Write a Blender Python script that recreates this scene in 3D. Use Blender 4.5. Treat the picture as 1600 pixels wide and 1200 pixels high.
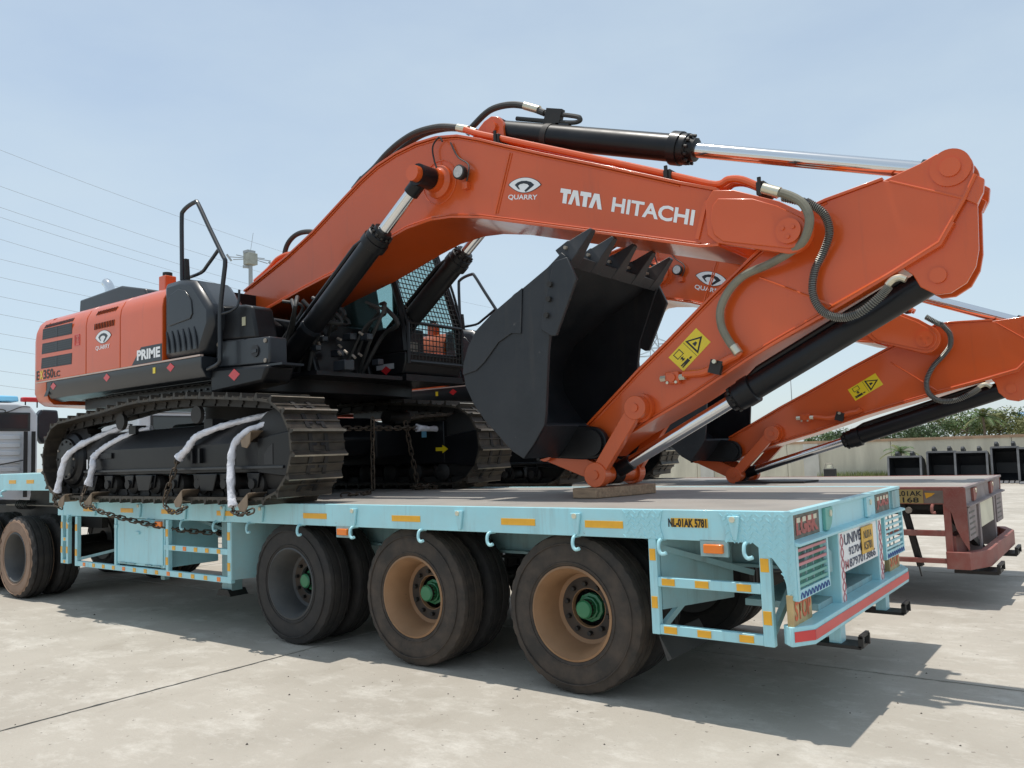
import bpy, bmesh, math, random
from mathutils import Vector, Matrix
for _o in list(bpy.data.objects): bpy.data.objects.remove(_o, do_unlink=True)
SC = bpy.context.scene
COL = SC.collection
random.seed(7)
# ---------------------------------------------------------------- camera
def make_camera():
    f, yaw, pitch, roll = 1288.68, 0.6441, 0.0807, -0.0352
    fwd = Vector((-math.sin(yaw)*math.cos(pitch), math.cos(yaw)*math.cos(pitch), math.sin(pitch)))
    right = Vector((math.cos(yaw), math.sin(yaw), 0)); up = right.cross(fwd)
    r2 = math.cos(roll)*right + math.sin(roll)*up
    u2 = -math.sin(roll)*right + math.cos(roll)*up
    m = Matrix((r2, u2, -fwd)).transposed().to_4x4()
    m.translation = (1.5347, -4.567, 1.6143)
    cd = bpy.data.cameras.new('camera'); cd.sensor_width = 36; cd.lens = f/1600*36
    cd.clip_start = 0.05; cd.clip_end = 3000
    c = bpy.data.objects.new('camera', cd); COL.objects.link(c); c.matrix_world = m
    SC.camera = c
make_camera()
# ---------------------------------------------------------------- sky and sun
SUN_DIR = Vector((-0.176, -0.035, 1.0)).normalized()
W = bpy.data.worlds.new('World'); SC.world = W; W.use_nodes = True
_n = W.node_tree.nodes; _l = W.node_tree.links
_sky = _n.new('ShaderNodeTexSky'); _sky.sky_type = 'NISHITA'; _sky.sun_disc = False
_sky.sun_elevation = math.asin(SUN_DIR.z); _sky.sun_rotation = math.atan2(SUN_DIR.x, SUN_DIR.y)
_sky.altitude = 20; _sky.air_density = 1.0; _sky.dust_density = 0.8; _sky.ozone_density = 0.9
# thin milky veil over the whole dome
_tc = _n.new('ShaderNodeTexCoord'); _mp = _n.new('ShaderNodeMapping'); _mp.inputs['Scale'].default_value = (1, 1, 2.6)
_nz = _n.new('ShaderNodeTexNoise'); _nz.inputs['Scale'].default_value = 1.9; _nz.inputs['Detail'].default_value = 7; _nz.inputs['Roughness'].default_value = .55
_l.new(_tc.outputs['Generated'], _mp.inputs['Vector']); _l.new(_mp.outputs['Vector'], _nz.inputs['Vector'])
_mr = _n.new('ShaderNodeMapRange'); _mr.inputs['From Min'].default_value = .3; _mr.inputs['From Max'].default_value = .7
_mr.inputs['To Min'].default_value = .52; _mr.inputs['To Max'].default_value = .82; _l.new(_nz.outputs['Fac'], _mr.inputs['Value'])
_vm = _n.new('ShaderNodeMix'); _vm.data_type = 'RGBA'; _l.new(_mr.outputs['Result'], _vm.inputs['Factor'])
_l.new(_sky.outputs['Color'], _vm.inputs['A']); _vm.inputs['B'].default_value = (4.3, 5.1, 5.65, 1)
_bg = _n['Background']; _bg.inputs['Strength'].default_value = 0.15
_l.new(_vm.outputs['Result'], _bg.inputs['Color'])
_sd = bpy.data.lights.new('sun', 'SUN'); _sd.energy = 3.6; _sd.angle = math.radians(0.53); _sd.color = (1.0, 0.95, 0.87)
_so = bpy.data.objects.new('sun', _sd); COL.objects.link(_so)
_so.rotation_euler = SUN_DIR.to_track_quat('Z', 'Y').to_euler()
SC.view_settings.view_transform = 'Standard'; SC.view_settings.look = 'None'
SC.view_settings.exposure = 0.0; SC.view_settings.gamma = 1.0
SC.view_settings.use_curve_mapping = False
# ---------------------------------------------------------------- materials
MATS = {}
def mat(name, col, rough=.45, metal=0., coat=0., var=.12, scale=2.5, dust=None, dust_amt=0., dust_scale=3.,
        bump=0., bump_scale=60., alpha=None, emit=None, spec=.5, streak=None, chips=None, grime=None):
    if name in MATS: return MATS[name]
    m = bpy.data.materials.new(name); m.use_nodes = True
    nt = m.node_tree; N = nt.nodes; L = nt.links
    b = N['Principled BSDF']
    b.inputs['Roughness'].default_value = rough; b.inputs['Metallic'].default_value = metal
    b.inputs['Coat Weight'].default_value = coat; b.inputs['Coat Roughness'].default_value = .08
    b.inputs['Specular IOR Level'].default_value = spec
    tc = N.new('ShaderNodeTexCoord')
    mp = N.new('ShaderNodeMapping'); L.new(tc.outputs['Object'], mp.inputs['Vector'])
    if streak: mp.inputs['Scale'].default_value = streak
    nz = N.new('ShaderNodeTexNoise'); nz.inputs['Scale'].default_value = scale; nz.inputs['Detail'].default_value = 6
    L.new(mp.outputs['Vector'], nz.inputs['Vector'])
    rp = N.new('ShaderNodeMapRange'); rp.inputs['From Min'].default_value = .3; rp.inputs['From Max'].default_value = .7
    rp.inputs['To Min'].default_value = 1-var; rp.inputs['To Max'].default_value = 1+var
    L.new(nz.outputs['Fac'], rp.inputs['Value'])
    mul = N.new('ShaderNodeMix'); mul.data_type = 'RGBA'; mul.blend_type = 'MULTIPLY'; mul.inputs['Factor'].default_value = 1
    mul.inputs['A'].default_value = (*col, 1); L.new(rp.outputs['Result'], mul.inputs['B'])
    out = mul.outputs['Result']
    if dust:
        n2 = N.new('ShaderNodeTexNoise'); n2.inputs['Scale'].default_value = dust_scale; n2.inputs['Detail'].default_value = 8
        n2.inputs['Roughness'].default_value = .65
        L.new(mp.outputs['Vector'], n2.inputs['Vector'])
        r2 = N.new('ShaderNodeMapRange'); r2.inputs['From Min'].default_value = .38; r2.inputs['From Max'].default_value = .68
        r2.inputs['To Min'].default_value = dust_amt*.3; r2.inputs['To Max'].default_value = min(1, dust_amt*1.5)
        L.new(n2.outputs['Fac'], r2.inputs['Value'])
        mx = N.new('ShaderNodeMix'); mx.data_type = 'RGBA'; L.new(r2.outputs['Result'], mx.inputs['Factor'])
        L.new(out, mx.inputs['A']); mx.inputs['B'].default_value = (*dust, 1); out = mx.outputs['Result']
        rr = N.new('ShaderNodeMapRange'); rr.inputs['To Min'].default_value = rough; rr.inputs['To Max'].default_value = .9
        L.new(r2.outputs['Result'], rr.inputs['Value']); L.new(rr.outputs['Result'], b.inputs['Roughness'])
    for cfg, stv in ((chips, (1,1,1)), (grime, (5.,5.,.45))):
        if not cfg: continue
        ccol, csc, cth, camt = cfg
        m4 = N.new('ShaderNodeMapping'); m4.inputs['Scale'].default_value = stv; L.new(tc.outputs['Object'], m4.inputs['Vector'])
        n4 = N.new('ShaderNodeTexNoise'); n4.inputs['Scale'].default_value = csc; n4.inputs['Detail'].default_value = 9; n4.inputs['Roughness'].default_value = .7
        L.new(m4.outputs['Vector'], n4.inputs['Vector'])
        r4 = N.new('ShaderNodeMapRange'); r4.inputs['From Min'].default_value = cth; r4.inputs['From Max'].default_value = cth+(.05 if cfg is chips else .2)
        r4.inputs['To Max'].default_value = camt; L.new(n4.outputs['Fac'], r4.inputs['Value'])
        x4 = N.new('ShaderNodeMix'); x4.data_type = 'RGBA'; L.new(r4.outputs['Result'], x4.inputs['Factor']); L.new(out, x4.inputs['A']); x4.inputs['B'].default_value = (*ccol, 1); out = x4.outputs['Result']
    L.new(out, b.inputs['Base Color'])
    if bump:
        n3 = N.new('ShaderNodeTexNoise'); n3.inputs['Scale'].default_value = bump_scale; n3.inputs['Detail'].default_value = 5
        L.new(tc.outputs['Object'], n3.inputs['Vector'])
        bp = N.new('ShaderNodeBump'); bp.inputs['Strength'].default_value = bump; bp.inputs['Distance'].default_value = .01
        L.new(n3.outputs['Fac'], bp.inputs['Height']); L.new(bp.outputs['Normal'], b.inputs['Normal'])
    if emit: b.inputs['Emission Color'].default_value = (*emit[:3], 1); b.inputs['Emission Strength'].default_value = emit[3]
    if alpha is not None: b.inputs['Alpha'].default_value = alpha
    MATS[name] = m; return m
ORANGE = mat('orange_paint', (.63, .090, .010), .28, coat=.4, var=.07, scale=1.3, dust=(.44,.15,.07), dust_amt=.07, dust_scale=2.2, grime=((.30,.07,.03), 1.2, .56, .35), chips=((.42,.25,.18), 16, .70, .35))
BLACK = mat('black_paint', (.0042, .0047, .0062), .32, coat=.06, var=.2, dust=(.024,.024,.026), dust_amt=.15, dust_scale=4, spec=.3)
BLACKG = mat('charcoal_paint', (.0135, .017, .0225), .32, coat=.2, var=.1, dust=(.055,.056,.058), dust_amt=.1, spec=.42)
BUCKETM = mat('bucket_paint', (.0115, .0145, .0195), .38, var=.2, dust=(.05,.05,.052), dust_amt=.2, dust_scale=2.5, spec=.45, chips=((.11,.10,.095), 7, .665, .6), grime=((.045,.04,.036), 2.0, .55, .5), bump=.12, bump_scale=25)
MINT = mat('mint_paint', (.37, .71, .785), .40, coat=.1, var=.06, scale=3, dust=(.50,.47,.42), dust_amt=.12, dust_scale=5, chips=((.20,.13,.09), 11, .685, .75), grime=((.27,.36,.36), 1.6, .54, .5))
MINTD = mat('mint_worn', (.28, .50, .53), .5, var=.12, dust=(.30,.27,.23), dust_amt=.3, dust_scale=5, chips=((.17,.11,.08), 9, .66, .8), grime=((.16,.20,.19), 1.5, .5, .55))
RED_OX = mat('red_oxide_paint', (.26, .055, .042), .55, var=.15, dust=(.36,.28,.24), dust_amt=.25, dust_scale=6)
STEEL = mat('worn_steel', (.33, .30, .27), .5, metal=.6, var=.25, dust=(.34,.28,.21), dust_amt=.4)
SHOE = mat('track_shoe_steel', (.045, .04, .035), .42, metal=.5, var=.3, scale=6, dust=(.145,.12,.09), dust_amt=.32, dust_scale=7, bump=.15)
DARKST = mat('dark_steel', (.016, .0155, .0155), .5, metal=.2, var=.25, dust=(.06,.052,.045), dust_amt=.22)
CHROME = mat('chrome', (.72, .73, .74), .12, metal=1., var=.03)
BRASS = mat('hose_fitting', (.62, .58, .46), .35, metal=.8, var=.1)
RUBBER = mat('hose_rubber', (.018, .02, .021), .5, var=.2, dust=(.14,.13,.12), dust_amt=.15)
HOSEG = mat('sleeved_hose', (.16, .15, .11), .5, var=.25, scale=8, dust=(.34,.32,.25), dust_amt=.3)
SPRINGM = mat('hose_spring', (.22, .22, .2), .4, metal=.6, var=.2)
TYRE = mat('dusty_tyre', (.014, .014, .015), .72, var=.2, dust=(.075,.062,.053), dust_amt=.32, dust_scale=7, bump=.2, bump_scale=40)
TYREB = mat('brown_tyre', (.020, .019, .018), .78, var=.2, dust=(.11,.08,.06), dust_amt=.45, dust_scale=6, bump=.25, bump_scale=30)
TYRECLAY = mat('clay_sidewall', (.26, .17, .12), .85, var=.15, scale=5, dust=(.33,.23,.17), dust_amt=.4, bump=.3, bump_scale=30)
RIMT = mat('tan_rim', (.29, .155, .075), .55, var=.2, scale=4, dust=(.34,.21,.12), dust_amt=.3, chips=((.10,.06,.04), 10, .64, .5))
RIMG = mat('grey_rim', (.05, .055, .06), .5, var=.2, dust=(.16,.14,.12), dust_amt=.25)
GREEN = mat('green_hub_paint', (.007, .19, .075), .35, coat=.3, var=.12, dust=(.2,.2,.15), dust_amt=.12)
YELLOW = mat('reflector_yellow', (.80, .40, .018), .35, coat=.3, var=.1, scale=9)
AMBER = mat('amber_lens', (.85, .20, .01), .25, coat=.5, var=.1)
REDREF = mat('red_reflector', (.62, .025, .03), .3, coat=.4, var=.08)
REDTAPE = mat('red_tape', (.66, .06, .06), .38, var=.08)
WHITE = mat('white_print', (.86, .86, .86), .4, var=.04)
BLACKP = mat('black_print', (.012, .012, .014), .45, var=.1)
YPRINT = mat('yellow_sticker', (.80, .60, .015), .35, coat=.3, var=.04)
SIGNY = mat('yellow_plate_paint', (.74, .42, .04), .45, var=.15, scale=12)
CREAM = mat('cream_paint', (.66, .62, .47), .5, var=.15)
DECKM = mat('deck_plate', (.47, .445, .41), .6, var=.2, scale=2, dust=(.56,.51,.45), dust_amt=.45, dust_scale=1.5)
TEAL = mat('green_trim_paint', (.16, .42, .36), .5, var=.1)
PINK = mat('pink_trim_paint', (.55, .22, .24), .5, var=.1)
SLEEVE = mat('white_sleeve', (.78, .78, .84), .6, var=.14, scale=14, bump=1., bump_scale=32)
CHAINM = mat('chain_steel', (.06, .05, .042), .5, metal=.6, var=.3, dust=(.2,.14,.09), dust_amt=.4, dust_scale=9)
PROTM = mat('corner_protector_rusty', (.17, .13, .10), .7, var=.3, scale=8, dust=(.30,.22,.15), dust_amt=.5)
WOOD = mat('timber', (.33, .22, .14), .8, var=.3, scale=5, streak=(1, 8, 8), bump=.3)
CABW = mat('white_cab_paint', (.62, .64, .67), .4, coat=.2, var=.06, dust=(.5,.47,.43), dust_amt=.15)
BLUEP = mat('sky_blue_paint', (.20, .52, .74), .4, var=.08)
def glass_mat(name, col, rough=.03, tr=.86):
    m = bpy.data.materials.new(name); m.use_nodes = True; N = m.node_tree.nodes; L = m.node_tree.links
    b = N['Principled BSDF']; b.inputs['Base Color'].default_value = (*col, 1); b.inputs['Roughness'].default_value = rough
    t = N.new('ShaderNodeBsdfTransparent'); t.inputs['Color'].default_value = (.84, .95, .94, 1)
    mx = N.new('ShaderNodeMixShader'); mx.inputs['Fac'].default_value = tr
    L.new(b.outputs[0], mx.inputs[1]); L.new(t.outputs[0], mx.inputs[2]); L.new(mx.outputs[0], N['Material Output'].inputs['Surface'])
    MATS[name] = m; return m
GLASS = glass_mat('tinted_glass', (.03, .06, .06))
DGLASS = mat('dark_window', (.035, .04, .045), .08, coat=.3, var=.1)
# deck chequer plate relief
def add_chequer(m, s=15., strength=.8):
    N = m.node_tree.nodes; L = m.node_tree.links
    tc = N.new('ShaderNodeTexCoord'); mp = N.new('ShaderNodeMapping'); mp.inputs['Rotation'].default_value = (0, 0, .785)
    mp.inputs['Scale'].default_value = (s, s, s); L.new(tc.outputs['Object'], mp.inputs['Vector'])
    ck = N.new('ShaderNodeTexBrick'); ck.inputs['Scale'].default_value = 1.; ck.inputs['Mortar Size'].default_value = .18
    ck.inputs['Color1'].default_value = (1,1,1,1); ck.inputs['Color2'].default_value = (1,1,1,1); ck.inputs['Mortar'].default_value = (0,0,0,1)
    L.new(mp.outputs['Vector'], ck.inputs['Vector'])
    bp = N.new('ShaderNodeBump'); bp.inputs['Strength'].default_value = strength; bp.inputs['Distance'].default_value = .006
    bc = N['Principled BSDF'].inputs['Base Color']; src = bc.links[0].from_socket
    mr = N.new('ShaderNodeMapRange'); mr.inputs['To Min'].default_value = .62; mr.inputs['To Max'].default_value = 1.1; L.new(ck.outputs['Color'], mr.inputs['Value'])
    mu = N.new('ShaderNodeMix'); mu.data_type = 'RGBA'; mu.blend_type = 'MULTIPLY'; mu.inputs['Factor'].default_value = 1
    L.new(src, mu.inputs['A']); L.new(mr.outputs['Result'], mu.inputs['B']); L.new(mu.outputs['Result'], bc)
    L.new(ck.outputs['Color'], bp.inputs['Height']); L.new(bp.outputs['Normal'], N['Principled BSDF'].inputs['Normal'])
add_chequer(DECKM)
# ---------------------------------------------------------------- mesh helpers
OFF = [0., 0., 0.]
WORLD = {}
class MB:
    def __init__(s): s.v = []; s.f = []
    def add(s, vs, fs):
        k = len(s.v); s.v += [tuple(q) for q in vs]; s.f += [tuple(i+k for i in q) for q in fs]; return s
    def box(s, x0, x1, y0, y1, z0, z1):
        return s.add([(x0,y0,z0),(x1,y0,z0),(x1,y1,z0),(x0,y1,z0),(x0,y0,z1),(x1,y0,z1),(x1,y1,z1),(x0,y1,z1)],
                     [(0,3,2,1),(4,5,6,7),(0,1,5,4),(1,2,6,5),(2,3,7,6),(3,0,4,7)])
    def ext(s, poly, fn, a, b):
        n = len(poly); vs = [fn(u, w, a) for u, w in poly] + [fn(u, w, b) for u, w in poly]
        return s.add(vs, [tuple(range(n)), tuple(range(2*n-1, n-1, -1))] + [(i, i+n, (i+1) % n+n, (i+1) % n) for i in range(n)])
    def prism(s, poly, y0, y1): return s.ext(poly, lambda u, w, t: (u, t, w), y0, y1)      # x,z outline
    def prismx(s, poly, x0, x1): return s.ext(poly, lambda u, w, t: (t, u, w), x0, x1)     # y,z outline
    def prismz(s, poly, z0, z1): return s.ext(poly, lambda u, w, t: (u, w, t), z0, z1)     # x,y outline
    def frame(s, a, b):
        d = (Vector(b)-Vector(a)); L = d.length; d.normalize()
        u = d.cross(Vector((0,0,1)) if abs(d.z) < .95 else Vector((1,0,0))).normalized(); w = u.cross(d).normalized()
        return Vector(a), d, u, w, L
    def cyl(s, a, b, r, r2=None, n=20, caps=True):
        r2 = r if r2 is None else r2; A, d, u, w, L = s.frame(a, b); vs = []
        for t, rr in ((0, r), (L, r2)):
            for i in range(n):
                q = 2*math.pi*i/n; vs.append(A+d*t+u*(rr*math.cos(q))+w*(rr*math.sin(q)))
        fs = [(i, (i+1) % n, (i+1) % n+n, i+n) for i in range(n)]
        if caps: fs += [tuple(range(n-1, -1, -1)), tuple(range(n, 2*n))]
        return s.add(vs, fs)
    def lathe(s, a, b, prof, n=32, closed=False, mod=None):
        """prof: (t along a->b in metres, radius)"""
        A, d, u, w, L = s.frame(a, b); vs = []; m = len(prof)
        for j, (t, r) in enumerate(prof):
            for i in range(n):
                q = 2*math.pi*i/n; rr = r + (mod(j, i) if mod else 0)
                vs.append(A+d*t+u*(rr*math.cos(q))+w*(rr*math.sin(q)))
        fs = []
        for j in range(m if closed else m-1):
            k = (j+1) % m
            fs += [(j*n+i, j*n+(i+1) % n, k*n+(i+1) % n, k*n+i) for i in range(n)]
        if not closed: fs += [tuple(range(n-1, -1, -1)), tuple(range((m-1)*n, m*n))]
        return s.add(vs, fs)
    def tube(s, pts, r, n=8, closed=False):
        P = [Vector(p) for p in pts]; m = len(P); vs = []; u = None
        for i in range(m):
            if closed: t = P[(i+1) % m]-P[i-1]
            else: t = P[min(i+1, m-1)]-P[max(i-1, 0)]
            t.normalize()
            if u is None: u = t.cross(Vector((0,0,1)) if abs(t.z) < .9 else Vector((1,0,0))).normalized()
            else: u = (u-t*u.dot(t)).normalized()
            w = t.cross(u); rr = r[i] if isinstance(r, (list, tuple)) else r
            for k in range(n):
                q = 2*math.pi*k/n; vs.append(P[i]+u*(rr*math.cos(q))+w*(rr*math.sin(q)))
        fs = []
        for i in range(m if closed else m-1):
            j = (i+1) % m; fs += [(i*n+k, i*n+(k+1) % n, j*n+(k+1) % n, j*n+k) for k in range(n)]
        if not closed: fs += [tuple(range(n-1, -1, -1)), tuple(range((m-1)*n, m*n))]
        return s.add(vs, fs)
    def bar(s, a, b, wd, ht):
        A, d, u, w, L = s.frame(a, b); vs = []
        for t in (0, L):
            for i, j in ((-1,-1),(1,-1),(1,1),(-1,1)): vs.append(A+d*t+u*(i*wd/2)+w*(j*ht/2))
        return s.add(vs, [(3,2,1,0),(4,5,6,7),(0,1,5,4),(1,2,6,5),(2,3,7,6),(3,0,4,7)])
    def mesh(s, name, origin, material, smooth=35):
        me = bpy.data.meshes.new(name)
        me.from_pydata([(v[0]-origin[0], v[1]-origin[1], v[2]-origin[2]) for v in s.v], [], s.f)
        bm = bmesh.new(); bm.from_mesh(me); bmesh.ops.recalc_face_normals(bm, faces=bm.faces); bm.to_mesh(me); bm.free()
        if smooth: me.shade_smooth(); me.set_sharp_from_angle(angle=math.radians(smooth))
        else: me.shade_flat()
        if material: me.materials.append(material)
        return me
    def build(s, name, material, parent=None, origin=None, bevel=0, smooth=35):
        if origin is None:
            origin = [(min(v[k] for v in s.v)+max(v[k] for v in s.v))/2 for k in range(3)]
        me = s.mesh(name, origin, material, smooth)
        return link(name, me, [origin[k]+OFF[k] for k in range(3)], parent, bevel)
def link(name, data, wpos, parent=None, bevel=0):
    o = bpy.data.objects.new(name, data); COL.objects.link(o)
    pw = WORLD.get(parent.name, (0,0,0)) if parent else (0,0,0)
    o.location = [wpos[k]-pw[k] for k in range(3)]
    if parent: o.parent = parent
    WORLD[o.name] = tuple(wpos)
    if bevel:
        md = o.modifiers.new('bevel', 'BEVEL'); md.width = bevel; md.segments = 2; md.limit_method = 'ANGLE'; md.angle_limit = math.radians(40)
    return o
def thing(name, label, cat, loc, group=None):
    o = link(name, None, [loc[k]+OFF[k] for k in range(3)]); return tag(o, label, cat, group)
def tag(o, label=None, cat=None, group=None, kind=None):
    if label: o['label'] = label
    if cat: o['category'] = cat
    if group: o['group'] = group
    if kind: o['kind'] = kind
    return o
def smoothpath(pts, n=6, closed=False):
    P = [Vector(p) for p in pts]; out = []; m = len(P)
    for i in range(m if closed else m-1):
        if closed: a, b, c, d = P[i-1], P[i], P[(i+1) % m], P[(i+2) % m]
        else: a, b, c, d = P[max(i-1,0)], P[i], P[i+1], P[min(i+2, m-1)]
        for k in range(n):
            t = k/n
            out.append(.5*((2*b)+(c-a)*t+(2*a-5*b+4*c-d)*t*t+(3*b-a-3*c+d)*t**3))
    if not closed: out.append(P[-1])
    return out
def arc(cx, cz, r, a0, a1, n=10):
    return [(cx+r*math.cos(math.radians(a0+(a1-a0)*i/n)), cz+r*math.sin(math.radians(a0+(a1-a0)*i/n))) for i in range(n+1)]
def text(name, body, p0, vx, vz, material, parent, bold=.0, depth=.0015, shear=0.):
    """lettering fitted into the parallelogram p0, p0+vx, p0+vz"""
    cu = bpy.data.curves.new(name, 'FONT'); cu.body = body; cu.offset = bold; cu.shear = shear; cu.resolution_u = 3
    o = bpy.data.objects.new(name+'_tmp', cu); COL.objects.link(o)
    dg = bpy.context.evaluated_depsgraph_get(); dg.update()
    me = bpy.data.meshes.new_from_object(o.evaluated_get(dg)); bpy.data.objects.remove(o)
    xs = [v.co.x for v in me.vertices]; ys = [v.co.y for v in me.vertices]
    x0, x1, y0, y1 = min(xs), max(xs), min(ys), max(ys)
    p0, vx, vz = Vector(p0), Vector(vx), Vector(vz); nn = vx.cross(vz).normalized()
    c = p0+vx*.5+vz*.5
    for v in me.vertices:
        v.co = p0+vx*((v.co.x-x0)/(x1-x0))+vz*((v.co.y-y0)/(y1-y0))+nn*depth-c
    me.materials.clear(); me.materials.append(material)
    return link(name, me, [c[k]+OFF[k] for k in range(3)], parent)
def copy_tree(o, parent=None):
    c = o.copy(); COL.objects.link(c); c.parent = parent
    for ch in list(o.children): copy_tree(ch, c)
    return c
# ---------------------------------------------------------------- concrete yard
def concrete_mat():
    m = bpy.data.materials.new('yard_concrete'); m.use_nodes = True; N = m.node_tree.nodes; L = m.node_tree.links
    b = N['Principled BSDF']; b.inputs['Roughness'].default_value = .85; b.inputs['Specular IOR Level'].default_value = .3
    g = N.new('ShaderNodeNewGeometry')
    def noise(scale, det=6, rough=.55, st=(1,1,1), rot=0):
        mp = N.new('ShaderNodeMapping'); mp.inputs['Scale'].default_value = st; mp.inputs['Rotation'].default_value = (0,0,rot)
        L.new(g.outputs['Position'], mp.inputs['Vector'])
        n = N.new('ShaderNodeTexNoise'); n.inputs['Scale'].default_value = scale; n.inputs['Detail'].default_value = det
        n.inputs['Roughness'].default_value = rough; L.new(mp.outputs['Vector'], n.inputs['Vector']); return n.outputs['Fac']
    def ramp(fac, a, b_, lo=0., hi=1.):
        r = N.new('ShaderNodeMapRange'); r.inputs['From Min'].default_value = a; r.inputs['From Max'].default_value = b_
        r.inputs['To Min'].default_value = lo; r.inputs['To Max'].default_value = hi; L.new(fac, r.inputs['Value']); return r.outputs['Result']
    def mix(fac, A, B, mode='MIX'):
        x = N.new('ShaderNodeMix'); x.data_type = 'RGBA'; x.blend_type = mode
        if isinstance(fac, float): x.inputs['Factor'].default_value = fac
        else: L.new(fac, x.inputs['Factor'])
        for s_, q in (('A', A), ('B', B)):
            if isinstance(q, tuple): x.inputs[s_].default_value = (*q, 1)
            else: L.new(q, x.inputs[s_])
        return x.outputs['Result']
    c = mix(ramp(noise(.55, 8, .6), .35, .68), (.385,.35,.30), (.50,.46,.40))
    c = mix(ramp(noise(1.7, 12, .75, (1,1.4,1)), .50, .66, 0, .85), c, (.62,.585,.525))          # pale laitance patches
    c = mix(ramp(noise(1.1, 8, .62, (1.6,1,1), .5), .54, .68, 0, .45), c, (.33,.295,.245))          # dull stains
    c = mix(ramp(noise(7., 8, .75, (.35,1.3,1), .25), .58, .70, 0, .5), c, (.64,.61,.56))         # drag scratches
    c = mix(ramp(noise(14., 8, .75, (.9,.5,1), -.3), .60, .72, 0, .35), c, (.24,.215,.19))
    c = mix(ramp(noise(60, 4, .7), .3, .7, .0, .35), c, (.37,.33,.275))
    c = mix(ramp(noise(22, 2, .5), .70, .74, 0, .8), c, (.16,.14,.12))                            # specks
    c = mix(ramp(noise(.9, 10, .8, (1,1,1), 1.1), .62, .68, 0, .42), c, (.22,.197,.172))          # old oil stains
    c = mix(ramp(noise(1.3, 4, .5, (.06,2.6,1), .04), .62, .74, 0, .3), c, (.22,.20,.178))       # tyre tracks
    L.new(c, b.inputs['Base Color'])
    bp = N.new('ShaderNodeBump'); bp.inputs['Strength'].default_value = .5; bp.inputs['Distance'].default_value = .008
    L.new(noise(30, 9, .75), bp.inputs['Height']); L.new(bp.outputs['Normal'], b.inputs['Normal'])
    return m
CONC = concrete_mat()
JOINT = mat('joint_filler', (.05, .045, .042), .9, var=.3)
g = MB(); g.add([(-900,-300,-.05),(900,-300,-.05),(900,1500,-.05),(-900,1500,-.05)], [(0,1,2,3)])
ground = g.build('ground', mat('dry_earth', (.36,.32,.26), .95, var=.2, scale=.2), smooth=0); tag(ground, kind='structure')
def slab(x0, x1, y0, y1):
    gap = .010; rnd = random.Random(int(x0*31+y0*17))
    def edge(a, b, n, chip):
        out = []
        for i in range(n):
            t = i/n; p = Vector(a).lerp(Vector(b), t); j = 0 if i == 0 else abs(rnd.gauss(0, 1))*chip
            out.append((p, j))
        return out
    x0 += gap; x1 -= gap; y0 += gap; y1 -= gap; pts = []
    near = y0 < 12 and x0 > -18
    n1, n2 = (int((x1-x0)/.06), int((y1-y0)/.06)) if near else (2, 2)
    for (p, j) in edge((x0,y0), (x1,y0), n1, .006): pts.append((p.x, p.y+j))
    for (p, j) in edge((x1,y0), (x1,y1), n2, .006): pts.append((p.x-j, p.y))
    for (p, j) in edge((x1,y1), (x0,y1), n1, .006): pts.append((p.x, p.y-j))
    for (p, j) in edge((x0,y1), (x0,y0), n2, .006): pts.append((p.x+j, p.y))
    m = MB(); n = len(pts)
    m.add([(x, y, 0) for x, y in pts]+[(x, y, -.045) for x, y in pts],
          [tuple(range(n))]+[(i, i+n, (i+1) % n+n, (i+1) % n) for i in range(n)])
    m.build('concrete_slab', CONC, ground, smooth=0)
XJ = [-46.2, -34.2, -28.2, -22.2, -16.2, -10.2, -4.2, 1.8, 7.8, 19.8]
YJ = [-17.6, -8.03, -3.23, 1.57, 6.37, 11.17, 15.97, 20.77, 25.57, 30.4]
for i in range(len(XJ)-1):
    for j in range(len(YJ)-1): slab(XJ[i], XJ[i+1], YJ[j], YJ[j+1])
jf = MB().box(-30, 12, -9, 30, -.049, -.022).build('joint_filler', JOINT, ground, smooth=0)

# loose grit on the yard
rr = random.Random(11); PEB = MB().lathe((0,0,0),(0,0,1), [(0,.004),(.003,.011),(.008,.009),(.011,.003)], 6).mesh('pebble', (0,0,0), mat('pebble_grey', (.07,.06,.05), .9), 0)
gm = MB()
for k in range(420):
    x, y = rr.uniform(-9, 2.2), rr.uniform(-4.2, 3.5); z = .0005; s_ = rr.uniform(.3, 1.3)*.006*(2 if rr.random() < .06 else 1)
    gm.add([(x-s_,y,z),(x,y-s_,z),(x+s_,y,z),(x,y+s_*.8,z),(x,y,z+s_*.9)], [(0,1,4),(1,2,4),(2,3,4),(3,0,4),(0,3,2,1)])
tag(gm.build('grit', mat('pebble_grey', (.07,.06,.05), .9), smooth=0), 'scattered dark grit on the concrete in the foreground', 'grit', kind='stuff')
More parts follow.
